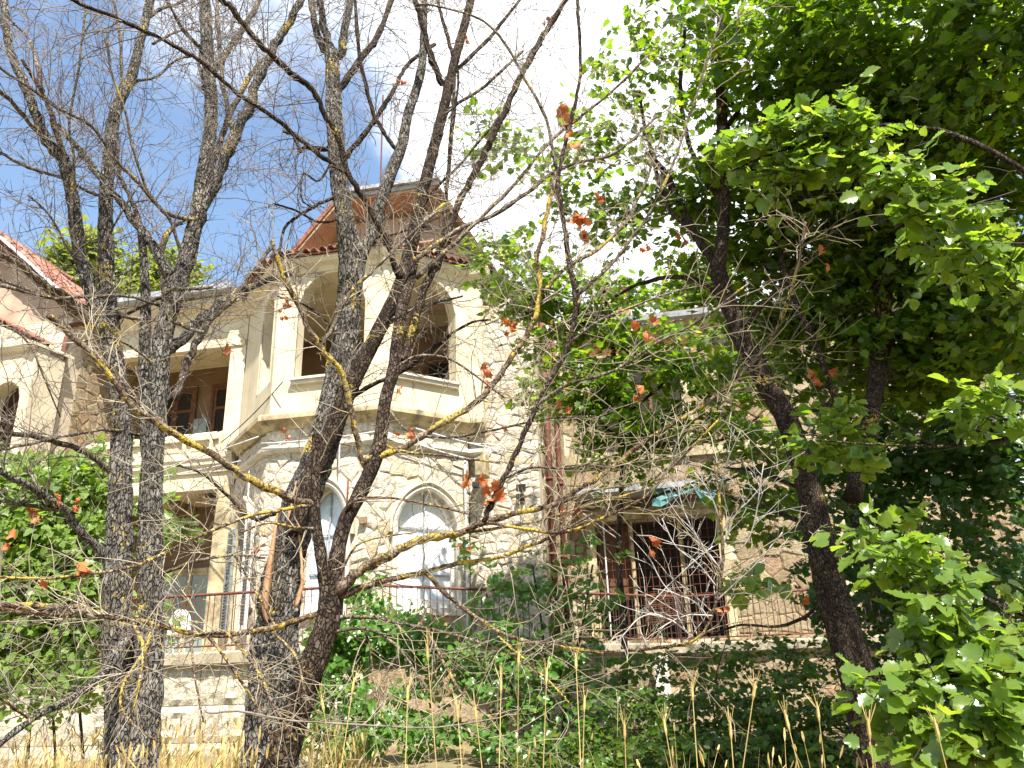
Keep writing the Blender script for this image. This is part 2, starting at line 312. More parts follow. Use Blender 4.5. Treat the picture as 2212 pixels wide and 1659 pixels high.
def facet(p, q):
    p, q = np.asarray(p, float), np.asarray(q, float); L = np.linalg.norm(q - p); u = (q - p) / L
    n = np.array([u[1], -u[0]])                     # outward (towards the viewer)
    return p, u, n, L
def W3(p, u, n, s, o, z): return (p[0] + u[0]*s + n[0]*o, p[1] + u[1]*s + n[1]*o, z)
def opening_outline(op, k=14):
    x0, x1, zb, zs, rise, kind = op
    c, h = (x0 + x1) / 2, (x1 - x0) / 2; out = []
    for i in range(k + 1):
        a = i / k; x = x0 + (x1 - x0) * a; t = (x - c) / h
        if rise <= 0: z = zs
        elif kind == 'round': z = zs + rise * math.sqrt(max(0, 1 - t * t))
        else: z = zs + rise * (max(0.0, 1 - abs(t) ** 1.9) ** 0.62 * 0.86 + 0.14 * (1 - abs(t)))
        out.append((x, z))
    return out
def arch_wall(name, p, q, z0, z1, thick, ops, m, parent, off=0.0):
    p, u, n, L = facet(p, q); mb = MB()
    ops = sorted(ops)
    def quad(pts, o, flip=False):
        v = [W3(p, u, n, s, o, z) for s, z in pts]; mb.add(v, [tuple(range(len(v)))[::-1] if flip else tuple(range(len(v)))])
    xs = 0.0
    cells = []
    for op in ops:
        cells.append([(xs, z0), (op[0], z0), (op[0], z1), (xs, z1)])
        if op[2] > z0: cells.append([(op[0], z0), (op[1], z0), (op[1], op[2]), (op[0], op[2])])
        ol = opening_outline(op)
        for a, b in zip(ol[:-1], ol[1:]): cells.append([a, b, (b[0], z1), (a[0], z1)])
        xs = op[1]
    cells.append([(xs, z0), (L, z0), (L, z1), (xs, z1)])
    for c in cells:
        if c[1][0] - c[0][0] < 1e-4: continue
        quad(c, off); quad(c, off - thick, True)
    for op in ops:
        ol = opening_outline(op)
        loop = [(op[0], op[2])] + ol + [(op[1], op[2])]
        if op[2] > z0: loop.append(loop[0])
        for a, b in zip(loop[:-1], loop[1:]):
            if abs(a[0]-b[0]) + abs(a[1]-b[1]) < 1e-5: continue
            mb.add([W3(p, u, n, a[0], off, a[1]), W3(p, u, n, b[0], off, b[1]), W3(p, u, n, b[0], off-thick, b[1]), W3(p, u, n, a[0], off-thick, a[1])], [(0, 1, 2, 3)])
    for a, b in (((0, z0), (0, z1)), ((L, z0), (L, z1)), ((0, z1), (L, z1)), ((0, z0), (L, z0))):
        mb.add([W3(p, u, n, a[0], off, a[1]), W3(p, u, n, b[0], off, b[1]), W3(p, u, n, b[0], off-thick, b[1]), W3(p, u, n, a[0], off-thick, a[1])], [(0, 1, 2, 3)])
    return mb.build(name, m, parent)
def sweep(path, prof, close=False):
    """mitred moulding: path of plan points (viewer on the right side of travel), profile (out, z)"""
    P = [np.asarray(a, float) for a in path]; k = len(P); V = []
    nr = []
    for i in range(k - 1):
        d = P[i+1] - P[i]; d /= np.linalg.norm(d); nr.append(np.array([d[1], -d[0]]))
    for i in range(k):
        if i == 0: n, s = nr[0], 1
        elif i == k-1: n, s = nr[-1], 1
        else:
            n = nr[i-1] + nr[i]; n /= np.linalg.norm(n); s = 1 / max(0.3, n @ nr[i])
        for o, z in prof: V.append((P[i][0] + n[0]*o*s, P[i][1] + n[1]*o*s, z))
    m = len(prof); f = [(i*m+j, (i+1)*m+j, (i+1)*m+(j+1) % m, i*m+(j+1) % m) for i in range(k-1) for j in range(m)]
    f += [tuple(range(m)), tuple((k-1)*m + j for j in range(m))[::-1]]
    return V, f
def moulding(name, path, prof, m, parent):
    v, f = sweep(path, prof); return part(name, v, f, m, parent)
def surround(p, q, op, width, proud, inset=-0.02):
    """raised band round an opening, as mesh data"""
    p, u, n, L = facet(p, q)
    ol = [(op[0], op[2])] + opening_outline(op, 16) + [(op[1], op[2])]
    c = np.array([(op[0]+op[1])/2, op[3]]); V = []; f = []
    pts = np.array(ol); T = np.gradient(pts, axis=0); T /= np.linalg.norm(T, axis=1)[:, None] + 1e-9
    Nn = np.c_[-T[:, 1], T[:, 0]]
    out = pts + Nn * width
    for a, b in zip(pts, out):
        for (s, z), o in ((a, inset), (a, proud*0.6), ((a+b)/2, proud), (b, proud*0.7), (b, inset)): V.append(W3(p, u, n, s, o, z))
    k = len(pts)
    for i in range(k-1):
        for j in range(4): f.append((i*5+j, (i+1)*5+j, (i+1)*5+j+1, i*5+j+1))
    f += [(0,1,2,3,4), tuple((k-1)*5+j for j in range(5))[::-1]]
    return V, f
def window_fill(p, q, op, off, parent, name, pane_m, frame_m, bars_v, bars_h, bar_m=None, fw=0.05):
    p, u, n, L = facet(p, q)
    win = bpy.data.objects.new(name, None)
    ol = [(op[0], op[2])] + opening_outline(op, 18) + [(op[1], op[2])]
    fr = MB(); pts = np.array(ol); c = pts.mean(0)
    inn = c + (pts - c) * (1 - fw * 2.2 / (op[1] - op[0]))
    k = len(pts)
    for i in range(k):
        j = (i+1) % k
        for o in (off,):
            fr.add([W3(p,u,n,*[pts[i][0],o,pts[i][1]]), W3(p,u,n,pts[j][0],o,pts[j][1]), W3(p,u,n,inn[j][0],o,inn[j][1]), W3(p,u,n,inn[i][0],o,inn[i][1])], [(0,1,2,3)])
        fr.add([W3(p,u,n,inn[i][0],off,inn[i][1]), W3(p,u,n,inn[j][0],off,inn[j][1]), W3(p,u,n,inn[j][0],off-0.05,inn[j][1]), W3(p,u,n,inn[i][0],off-0.05,inn[i][1])], [(0,1,2,3)])
    fo = fr.build(name, frame_m, parent)
    bm_ = MB()
    ztop = op[3] + op[4]
    for s in bars_v:
        x = op[0] + (op[1]-op[0])*s; zt = np.interp(x, [a[0] for a in opening_outline(op)], [a[1] for a in opening_outline(op)])
        bm_.obox(W3(p,u,n,x-0.012,off-0.035,op[2]), np.r_[u*0.024, 0], np.r_[n*0.03, 0], (0, 0, zt-op[2]-0.02))
    for z in bars_h:
        bm_.obox(W3(p,u,n,op[0]+0.03,off-0.04,z), np.r_[u*(op[1]-op[0]-0.06), 0], np.r_[n*0.028, 0], (0, 0, 0.022))
    # panes: one per light between the bars
    xs = [op[0]] + [op[0]+(op[1]-op[0])*s for s in bars_v] + [op[1]]
    zs = [op[2]] + list(bars_h) + [ztop]
    olx = [a[0] for a in opening_outline(op, 24)]; olz = [a[1] for a in opening_outline(op, 24)]
    for i in range(len(xs)-1):
        for j in range(len(zs)-1):
            x0, x1, zb, zt = xs[i], xs[i+1], zs[j], zs[j+1]
            g = np.linspace(x0, x1, 7); top = np.minimum(zt, np.interp(g, olx, olz))
            if top.max() <= zb + 0.02: continue
            top = np.maximum(top, zb + 0.001); tilt = rng.normal(0, 0.004)
            v = [W3(p,u,n,x,off-0.055+tilt*(2*i-1),zb) for x in g] + [W3(p,u,n,x,off-0.055-tilt*(2*j-1),z) for x, z in zip(g, top)]
            f = [(a, a+1, a+8, a+7) for a in range(6)]
            part('pane', v, f, pane_m, fo)
    if bm_.v: bm_.build('mullion', bar_m or frame_m, fo)
    return fo

# stones ------------------------------------------------------------
N_STONE = [0]; spare = {}
def clip(poly, a, b):                               # keep the half-plane nearer to a
    mid = (a + b) / 2; nrm = b - a; out = []
    for i in range(len(poly)):
        P, Q = poly[i], poly[(i+1) % len(poly)]; dp, dq = (P-mid) @ nrm, (Q-mid) @ nrm
        if dp <= 0: out.append(P)
        if dp * dq < 0: out.append(P + (Q-P) * dp / (dp-dq))
    return out
def rubble(wall, p, q, z0, z1, size, ops, m, seed, off=0.0, quota=60, margin=0.12, skip=None, rise=0.036):
    p, u, n, L = facet(p, q); r = np.random.default_rng(seed); pts = []; z = z0
    while z < z1:
        hh = size * r.uniform(0.55, 0.95); s = -size * r.uniform(0, 1)
        while s < L + size:
            w = size * r.uniform(0.7, 1.6); pts.append((s + w/2 + r.normal(0, .02), z + hh/2 + r.normal(0, hh*.14))); s += w
        z += hh
    pts = np.array(pts); made = 0
    for i, c in enumerate(pts):
        if not (-.05 < c[0] < L+.05 and z0 < c[1] < z1): continue
        if any(o[0]-margin < c[0] < o[1]+margin and o[2]-margin < c[1] < np.interp(c[0], [a[0] for a in opening_outline(o)], [a[1] for a in opening_outline(o)]) + margin*1.2 for o in ops): continue
        if skip is not None and skip(c): continue
        d = np.linalg.norm(pts - c, axis=1); near = np.argsort(d)[1:14]
        poly = [np.array(a) for a in ((max(0, c[0]-1), max(z0, c[1]-1)), (min(L, c[0]+1), max(z0, c[1]-1)), (min(L, c[0]+1), min(z1, c[1]+1)), (max(0, c[0]-1), min(z1, c[1]+1)))]
        for j in near:
            poly = clip(poly, c, pts[j])
            if len(poly) < 3: break
        if len(poly) < 3: continue
        poly = np.array(poly); cc = poly.mean(0); 
        rr = np.linalg.norm(poly-cc, axis=1).mean()
        if rr < 0.04: continue
        o1 = cc + (poly-cc) * max(0.5, 1 - 0.006/rr); o2 = cc + (poly-cc) * max(0.3, 1 - 0.045/rr) + r.normal(0, .012, poly.shape); k = len(poly)
        h = rise * r.uniform(0.45, 1.15)
        v = [W3(p,u,n,a,off-0.03,b) for a, b in o1] + [W3(p,u,n,a,off+h*.55,b) for a, b in o1] + [W3(p,u,n,a,off+h*r.uniform(.75,1.25),b) for a, b in o2] + [W3(p,u,n,cc[0]+r.normal(0,.02),off+h*r.uniform(.9,1.5),cc[1]+r.normal(0,.02))]
        f = [(a, (a+1) % k, k+(a+1) % k, k+a) for a in range(k)] + [(k+a, k+(a+1) % k, 2*k+(a+1) % k, 2*k+a) for a in range(k)] + [(2*k+a, 2*k+(a+1) % k, 3*k) for a in range(k)]
        if made < quota and N_STONE[0] < 298:
            part('stone', v, f, m, wall); made += 1; N_STONE[0] += 1
        else:
            mb = spare.setdefault(wall.name, (wall, m, MB()))[2]; mb.add(v, f)
def box_part(name, x0, x1, y0, y1, z0, z1, m, parent=villa, bevel=0):
    return MB().box(x0, x1, y0, y1, z0, z1).build(name, m, parent, bevel=bevel)

Z_T = 2.25                                           # terrace floor
# --- lower bay walls (stone) with pointed windows
opA = (0.55, 1.55, Z_T+0.35, 4.45, 0.62, 'point'); opB = (0.86, 1.68, 2.9, 4.45, 0.66, 'point'); opC = (0.36, 1.60, 2.92, 4.45, 0.60, 'point')
wl = []
for (p, q, op, nm, sd, quo) in ((A0, A1, opA, 'bay_wall', 1, 10), (A1, B1, opB, 'bay_wall', 2, 62), (B1, C1, opC, 'bay_wall', 3, 62)):
    w = arch_wall(nm, p, q, 0.3, 6.40 + 0.002*sd, 0.30, [op], MORTAR, villa, off=-0.03)
    rubble(w, p, q, Z_T, 6.36, 0.30, [op], STONE, sd, off=-0.03, quota=quo, margin=0.17)
    v, f = surround(p, q, op, 0.10, 0.075, -0.05); part('window_surround', v, f, PLASTER_DIRTY if sd == 1 else COPING, w)
    v, f = surround(p, q, (op[0]-.10, op[1]+.10, op[2]+1.3, op[3], op[4]+.11, op[5]), 0.07, 0.11, -0.05); part('hood_moulding', v, f, PLASTER, w)
    wl.append(w)
window_fill(A1, B1, opB, -0.20, villa, 'window', BLUEPANE, FRAMEW, [0.5], [3.55, 4.25], ZINC)
window_fill(B1, C1, opC, -0.12, villa, 'window', WHITE, FRAMEW, [0.5], [3.5, 4.35], ZINC)
window_fill(A0, A1, opA, -0.22, villa, 'window', BLUEPANE, FRAMEW, [0.5], [3.6], FRAMEW)
p, u, n, L = facet(B1, C1)
MB().obox(W3(p,u,n,0.28,-0.03,2.78), np.r_[u*1.4,0], np.r_[n*0.14,0], (0,0,0.12)).build('window_sill', COPING, wl[2], bevel=0.01)
MB().obox(W3(p,u,n,0.42,-0.02,2.32), np.r_[u*1.05,0], np.r_[n*0.05,0], (0,0,0.44)).build('wooden_panel', SOFFIT, wl[2])
p, u, n, L = facet(A1, B1)
MB().obox(W3(p,u,n,0.78,-0.03,2.77), np.r_[u*1.0,0], np.r_[n*0.13,0], (0,0,0.12)).build('window_sill', COPING, wl[1], bevel=0.01)
MB().obox(W3(p,u,n,1.95,0.0,4.36), np.r_[u*0.14,0], np.r_[n*0.09,0], (0,0,0.13)).build('bracket_stone', WARM, wl[1], bevel=0.01)
# open louvred shutter on the canted window
p, u, n, L = facet(A0, A1)
for s0 in (0.30, 1.57):
    sh = MB(); sh.obox(W3(p,u,n,s0,0.07,2.65), np.r_[u*0.06,0], np.r_[n*0.05,0], (0,0,2.0)); sh.obox(W3(p,u,n,s0+0.36,0.07,2.65), np.r_[u*0.06,0], np.r_[n*0.05,0], (0,0,2.0))
    for z in (2.65, 3.6, 4.58): sh.obox(W3(p,u,n,s0+0.06,0.075,z), np.r_[u*0.30,0], np.r_[n*0.04,0], (0,0,0.08))
    so = sh.build('shutter', FRAMEW if s0 > 1 else SHUT, villa)
    for i in range(32):
        z = 2.76 + i*0.058
        if 3.56 < z < 3.69: continue
        MB().obox(W3(p,u,n,s0+0.062,0.08,z), np.r_[u*0.296,0], np.r_[n*0.035, 0.03], (0,0,0.012)).build('slat', SHUT, so)
# --- upper bay walls (plaster) with round arches
upA = (1.16, 1.93, 7.36, 8.98, 0.45, 'round'); upB = (0.46, 1.90, 7.30, 8.86, 0.74, 'round'); upC = (0.27, 1.62, 7.29, 8.86, 0.70, 'round')
for i, (p, q, op) in enumerate(((A0, A1, upA), (A1, B1, upB), (B1, C1, upC))):
    w = arch_wall('loggia_wall', p, q, 6.5 + 0.002*i, 9.86 + 0.002*i, 0.30, [op], PLASTER, villa)
    v, f = surround(p, q, op, 0.05, 0.018, -0.02); part('arch_band', v, f, PLASTER, w)
    if i:
        p_, u, n, L = facet(p, q)
        MB().obox(W3(p_,u,n,op[0]-0.02,-0.31,7.20), np.r_[u*(op[1]-op[0]+0.04),0], np.r_[n*0.40,0], (0,0,0.07)).obox(W3(p_,u,n,op[0]-0.04,-0.33,7.272), np.r_[u*(op[1]-op[0]+0.08),0], np.r_[n*0.46,0], (0,0,0.05)).build('loggia_sill', COPING, w)
moulding('bay_cornice', [A0, A1, B1, C1, (-3.45, 14.89)], [(-.02, 6.30), (.05, 6.30), (.09, 6.36), (.20, 6.44), (.24, 6.45), (.24, 6.54), (.20, 6.58), (-.02, 6.60)], PLASTER_DIRTY, villa)
moulding('string_course', [A0, A1, B1, C1, (-3.5, 14.89)], [(-.04, 5.82), (.05, 5.84), (.11, 5.88), (.11, 5.95), (-.04, 5.98)], COPING, villa)
moulding('eave_cornice', [A0 + (-.4, 0), A0, A1, B1, C1, (-3.3, 14.89)], [(-.02, 9.62), (.04, 9.64), (.08, 9.74), (.17, 9.80), (.20, 9.90), (.20, 9.94), (-.02, 9.95)], PLASTER, villa)
# loggia floor, ceiling, back wall with doors
oct_ = [A0 + (.15, .2), A1 + (.1, .28), B1 + (-.1, .28), C1 + (-.25, .05), (-3.9, 16.8), (-9.0, 16.8)]
for nm, z, mm in (('loggia_ceiling', 9.66, CEIL), ('loggia_floor', 6.62, CONC)):
    k = len(oct_); part(nm, [(a[0], a[1], z) for a in oct_] + [(a[0], a[1], z+0.12) for a in oct_], [tuple(range(k))[::-1], tuple(range(k, 2*k))] + [(i, (i+1) % k, k+(i+1) % k, k+i) for i in range(k)], mm, villa)
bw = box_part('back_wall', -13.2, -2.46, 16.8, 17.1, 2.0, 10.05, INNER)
def door(x0, x1, z0, z1, fm, pm, Y=16.79, leaves=2, rails=(0.45,)):
    fr = MB(); fr.box(x0-.08, x0, Y-.06, Y, z0, z1+.08); fr.box(x1, x1+.08, Y-.06, Y, z0, z1+.08); fr.box(x0, x1, Y-.06, Y, z1, z1+.08)
    d = fr.build('door', fm, villa); w = (x1-x0)/leaves
    for i in range(leaves):
        a, b = x0+i*w, x0+(i+1)*w
        lf = MB(); lf.box(a+.005, a+.07, Y-.04, Y, z0, z1); lf.box(b-.07, b-.005, Y-.04, Y, z0, z1); lf.box(a+.07, b-.07, Y-.04, Y, z0, z0+.1); lf.box(a+.07, b-.07, Y-.04, Y, z1-.08, z1)
        zz = [z0+.1]
        for r_ in rails: lf.box(a+.07, b-.07, Y-.04, Y, z0+(z1-z0)*r_, z0+(z1-z0)*r_+.07); zz.append(z0+(z1-z0)*r_+.07)
        lf.build('door_leaf', fm, d)
        zz.append(z1-.08)
        for k_ in range(len(zz)-1): MB().box(a+.07, b-.07, Y-.02, Y-.008, zz[k_], zz[k_+1]-(0.07 if k_ < len(zz)-2 else 0)).build('pane', pm, d)
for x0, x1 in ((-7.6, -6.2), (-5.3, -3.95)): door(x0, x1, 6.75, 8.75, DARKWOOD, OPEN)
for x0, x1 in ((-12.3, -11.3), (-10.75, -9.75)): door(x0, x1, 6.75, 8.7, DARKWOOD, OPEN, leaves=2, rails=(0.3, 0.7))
box_part('interior_glazing', -11.2, -10.85, 16.70, 16.78, 6.8, 7.9, DOORGLASS)
# --- gallery
gl = -12.86
box_part('gallery_frieze', gl, -8.99, 15.06, 15.34, 8.98, 9.80, PLASTER)
moulding('frieze_moulding', [(gl, 15.06), (-9.0, 15.06)], [(-.02, 8.93), (.06, 8.93), (.06, 9.03), (.03, 9.06), (-.02, 9.06)], PLASTER, villa)
moulding('gallery_cornice', [(gl, 15.06), (-9.02, 15.06)], [(-.02, 9.60), (.05, 9.62), (.09, 9.68), (.09, 9.74), (.20, 9.82), (.32, 9.90), (.34, 10.06), (-.02, 10.08)], PLASTER, villa)
gp = [(0.34, 10.09), (0.52, 10.10), (0.56, 10.14), (0.56, 10.29), (0.53, 10.29), (0.50, 10.15), (0.36, 10.14), (0.36, 10.27), (0.34, 10.27)]
moulding('gutter', [(gl, 15.06), (-9.2, 15.06)], gp, ZINC, villa)
part('gallery_roof', [(gl-.2,14.7,10.20),(-8.6,14.7,10.20),(-8.6,20,11.2),(gl-.2,20,11.2),(gl-.2,14.7,10.10),(-8.6,14.7,10.10),(-8.6,20,11.1),(gl-.2,20,11.1)], [(0,1,2,3),(7,6,5,4),(0,4,5,1),(1,5,6,2),(2,6,7,3),(3,7,4,0)], TILE, villa)
box_part('gallery_ceiling', gl, -8.9, 15.342, 16.8, 9.25, 9.4, CEIL)
box_part('gallery_pier', -9.36, -8.985, 15.04, 15.38, 6.42, 8.978, PLASTER)
box_part('gallery_pier', -9.36, -8.90, 15.04, 15.42, 1.9, 5.72, PLASTER_DIRTY)
pw = box_part('gallery_parapet', gl, -9.362, 15.02, 15.24, 6.44, 6.74, PLASTER)
moulding('parapet_base', [(gl, 15.02), (-9.0, 15.02)], [(-.1, 6.02), (.02, 6.02), (.04, 6.12), (.10, 6.18), (.10, 6.26), (.14, 6.30), (.14, 6.43), (-.1, 6.438)], PLASTER, pw)
x = gl + 0.12
while x < -9.5:
    x1 = min(x + 0.56, -9.38)
    part('coping_block', [(x,14.93,6.742),(x1,14.93,6.742),(x1,15.27,6.742),(x,15.27,6.742),(x,14.93,6.82),(x1,14.93,6.82),(x1,15.22,7.0),(x,15.22,7.0),(x,15.27,7.0),(x1,15.27,7.0)], [(3,2,1,0),(0,1,5,4),(4,5,6,7),(7,6,9,8),(2,3,8,9),(0,4,7,8,3),(1,2,9,6,5)], PLASTER, pw)
    MB().box(x1+.005, x1+.075, 14.95, 15.02, 6.44, 6.86).build('pilaster', PLASTER, pw)
    MB().box(x+.1, x1-.1, 15.0, 15.02, 6.52, 6.66).build('relief_panel', PLASTER, pw, bevel=0.01)
    x = x1 + 0.085
box_part('gallery_beam', gl, -8.99, 15.05, 15.36, 5.66, 6.018, PLASTER)
box_part('balcony_floor', gl, -8.9, 15.24, 16.8, 6.25, 6.5, CEIL)
box_part('loggia_ceiling_panel', gl, -8.9, 15.361, 16.8, 5.72, 5.9, CEIL)
for x in (-12.2, -11.1, -10.0): box_part('ceiling_rib', x, x+.16, 15.37, 16.79, 5.58, 5.718, PLASTER_DIRTY)
# door below, with stone jambs
door(-11.55, -10.2, Z_T, 4.2, PLASTER_DIRTY, DOORGLASS, Y=16.74, leaves=2, rails=())
box_part('door_post', -11.95, -11.7, 16.6, 16.74, Z_T, 5.3, RUST)
lamp = MB().tube([(-10.6, 16.0, 5.58), (-10.6, 16.0, 5.3)], 0.012, 6).tube([(-10.6,16.0,5.3),(-10.6,16.0,5.22),(-10.6,16.0,5.18)], [0.05,0.16,0.17], 14).build('ceiling_lamp', ZINC, villa)
# --- stone wall east of the bay, its plaster pilaster and the return, its shade put into a darker stone
ew = arch_wall('east_wall', (-3.86, 15.06), (-2.45, 15.06), 0.3, 9.45, 0.35, [], MORTAR, villa)
rubble(ew, (-3.86, 15.06), (-2.45, 15.06), 2.2, 9.4, 0.26, [], STONE, 7, quota=70, rise=0.04)
box_part('plaster_pilaster', -3.90, -3.50, 14.86, 15.055, 6.61, 9.62, PLASTER, bevel=0.01)
rw_ = arch_wall('return_wall', (-2.45, 15.42), (-2.45, 19.0), 0.3, 9.45, 0.3, [], MORTAR, villa)
rubble(rw_, (-2.45, 15.42), (-2.45, 19.0), 2.2, 9.4, 0.34, [], WARM, 8, quota=0)
box_part('niche_shade_slab', -2.90, -2.72, 15.0, 15.06, 5.10, 5.22, OPEN)  # near-black slab on the wall, its colour standing for a niche's shade
for xx, yy in ((-2.33, 15.62), (-2.20, 16.15)):
    d = MB().tube([(xx, yy, 9.3), (xx, yy, 6), (xx, yy, 2.3)], 0.06, 10).build('downpipe', RUST, villa, True)
    for z in (8.4, 6.9, 5.4, 3.9): MB().tube([(xx, yy, z), (xx, yy, z+.06)], 0.075, 10).build('pipe_collar', RUST, d, True)
# --- gable and roofs
g = [(-8.3, 10.50), (-6.85, 12.24), (-4.46, 12.24), (-3.06, 9.66)]
gi = [(-8.05, 10.0), (-8.05, 10.62), (-6.72, 12.06), (-4.6, 12.04), (-3.3, 9.75), (-3.3, 9.3)]
k = len(gi); part('gable_wall', [(a, 15.62, z) for a, z in gi] + [(a, 15.9, z) for a, z in gi], [tuple(range(k))[::-1], tuple(range(k, 2*k))] + [(i, (i+1) % k, k+(i+1) % k, k+i) for i in range(k)][::1], GABLE, villa)
def roof_slab(name, a, b, y0, y1, th, m, dy=0):
    d = np.array([b[0]-a[0], b[1]-a[1]]); d /= np.linalg.norm(d); nn = np.array([-d[1], d[0]]) * th
    if nn[1] < 0: nn = -nn
    q = [a, b, (b[0]+nn[0], b[1]+nn[1]), (a[0]+nn[0], a[1]+nn[1])]
    return part(name, [(x, y0, z) for x, z in q] + [(x, y1, z) for x, z in q], [(3,2,1,0),(4,5,6,7),(0,1,5,4),(1,2,6,5),(2,3,7,6),(3,0,4,7)], m, villa)
for a, b in ((g[0], g[1]), (g[1], g[2]), (g[2], g[3])):
    d = np.array([b[0]-a[0], b[1]-a[1]]); d /= np.linalg.norm(d)
    roof_slab('soffit', a, b, 14.92, 18.2, 0.06, SOFFIT)
    nn = np.array([-d[1], d[0]]) * 0.062
    if nn[1] < 0: nn = -nn
    r_ = roof_slab('roof', (a[0]+nn[0], a[1]+nn[1]), (b[0]+nn[0], b[1]+nn[1]), 14.88, 18.3, 0.10, TILE if b[0] < -5 else ZINC)
roof_slab('ridge_cap', (g[1][0]-.05, 12.43), (g[2][0]+.05, 12.41), 14.80, 15.1, 0.09, ZINC)
for i in range(5):                                    # crumpled flashing down the east verge
    t0, t1 = i/5, (i+0.93)/5; a = np.array(g[2]); b = np.array(g[3]); P0 = a+(b-a)*t0; P1 = a+(b-a)*t1; o = np.array([0.17, 0.10])
    part('verge_flashing', [(P0[0]+o[0]*.1, 14.85, P0[1]+.05), (P1[0]+o[0]*.1, 14.85, P1[1]+.05), (P1[0]+.20, 14.87+.03*rng.normal(), P1[1]+.20), (P0[0]+.20, 14.87+.03*rng.normal(), P0[1]+.20), (P1[0]+.5, 16.4, P1[1]+.15), (P0[0]+.5, 16.4, P0[1]+.15)], [(0,1,2,3),(3,2,4,5)], FLASH, villa)
gw = MB(); 
cx, cz, r0 = -5.1, 11.55, 0.36
arc = [(cx + r0*math.cos(a), cz + r0*0.8*math.sin(a)) for a in np.linspace(0, math.pi, 15)]
v = [(a, 15.60, z) for a, z in arc] + [(cx + (a-cx)*.84, 15.57, cz+.03+(z-cz)*.8) for a, z in arc]
gwo = part('gable_window', v, [(i, i+1, 16+i, 15+i) for i in range(14)] + [(0, 14, 29, 15)], FRAMEW, villa)
part('pane', [(cx + (a-cx)*.85, 15.595, cz+.03+(z-cz)*.81) for a, z in arc], [tuple(range(15))], OPEN, gwo)
for a in (0.6, 1.2, 1.95, 2.55): MB().tube([(cx, 15.56, cz+.02), (cx + r0*.85*math.cos(a), 15.56, cz+.02+r0*.68*math.sin(a))], 0.012, 5).build('glazing_bar', IRON, gwo)
for i in range(3): box_part('balustrade_post', -5.62 + i*0.42, -5.52 + i*0.42, 15.5, 15.60, 10.75, 11.20, PLASTER)
box_part('balustrade_rail', -5.75, -4.5, 15.47, 15.61, 11.205, 11.29, GABLE)
MB().tube([(-6.12, 15.6, 12.3), (-6.12, 15.6, 15.75)], 0.02, 6).build('lightning_rod', RUST, villa)
# hipped tile roof over the bay
pts_e = [A0 + (-.35, -.02), A1 + (-.12, -.26), B1 + (.12, -.26), C1 + (.28, -.10), (-3.3, 15.0)]
top = [(-8.2, 15.62, 10.30), (-7.0, 15.62, 10.40), (-5.2, 15.62, 10.40), (-3.6, 15.62, 10.22), (-3.2, 15.62, 10.12)]
br = part('bay_roof', [(a[0], a[1], 9.97) for a in pts_e] + top + [(a[0], a[1], 9.93) for a in pts_e], [(i, i+1, 6+i, 5+i) for i in range(4)] + [(10+i, 11+i, i+1, i) for i in range(4)], TILE, villa)
def barrel(L=0.36, r=0.085, k=7):
    v = []; f = []
    for y, s in ((0, 1.0), (L, 0.86)):
        for rr in (r*s, (r-.016)*s):
            for i in range(k): a = math.pi*i/(k-1); v.append((rr*math.cos(a), y, rr*math.sin(a)))
    for i in range(k-1):
        f += [(i, i+1, 2*k+i+1, 2*k+i), (k+i+1, k+i, 3*k+i, 3*k+i+1), (i+1, i, k+i, k+i+1)]
    return mesh_np('tile', v, f, False)
TILE_ME = barrel(); TILE_ME.materials.append(TILE)
def put_tile(parent, P, ydir, up, sc=1.0):
    y = np.asarray(ydir, float); y /= np.linalg.norm(y); z = np.asarray(up, float); z = z - y*(z@y); z /= np.linalg.norm(z); x = np.cross(y, z)
    o = bpy.data.objects.new('tile', TILE_ME); COL.objects.link(o); o.parent = parent
    P = np.asarray(P) - base_of(parent)
    o.matrix_local = Matrix(((x[0]*sc, y[0]*sc, z[0]*sc, P[0]), (x[1]*sc, y[1]*sc, z[1]*sc, P[1]), (x[2]*sc, y[2]*sc, z[2]*sc, P[2]), (0,0,0,1)))
for i in range(4):
    a, b = pts_e[i], pts_e[i+1]; L = np.linalg.norm(b-a) if isinstance(b, np.ndarray) else np.linalg.norm(np.array(b)-a); b = np.array(b, float)
    nt_ = max(2, int(L/0.175)); e = (np.array(top[i])+np.array(top[i+1]))/2 - np.array([*(a+b)/2, 9.97])
    for j in range(nt_):
        if rng.random() < 0.08: continue
        P = a + (b-a)*((j+.5)/nt_)
        for row in range(3):
            put_tile(br, np.array([*P, 9.975 + rng.normal(0, .012)]) + e*(row*0.17) + np.array([0, 0, .005]) - e*.03, e + rng.normal(0, .06, 3), (0, 0, 1), rng.uniform(.92, 1.12))
# --- west wing
ww = arch_wall('west_wing_wall', (-19.0, 14.2), (-12.86, 14.2), 0.3, 9.72, 0.4, [], MORTAR, villa)
rubble(ww, (-15.2, 14.2), (-12.86, 14.2), 4.6, 9.7, 0.34, [], STONE, 12, quota=50, skip=lambda c: c[0] < 0.1)
ws = arch_wall('west_wing_side', (-12.86, 14.6), (-12.86, 16.8), 0.3, 10.0, 0.3, [], MORTAR, villa)
rubble(ws, (-12.86, 14.6), (-12.86, 16.8), 2.2, 9.9, 0.32, [], WARM, 14, quota=20)  # side of the same wing, its shade put into browner stone
wg = [(-19.0, 9.75), (-12.95, 9.75), (-15.0, 11.55), (-19.0, 11.55)]
part('west_gable', [(a, 14.25, z) for a, z in wg] + [(a, 14.5, z) for a, z in wg], [(0,1,2,3)[::-1], (4,5,6,7), (0,1,5,4), (1,2,6,5), (2,3,7,6)], GABLE, villa)
sl = np.array([-12.50 + 14.98, 0, 9.78 - 11.95]); sl_n = sl/np.linalg.norm(sl)
def slope_pt(t, y, up=0): return np.array([-14.98, y, 11.95]) + sl*t + np.array([-sl_n[2]*up*-1, 0, sl_n[0]*up])
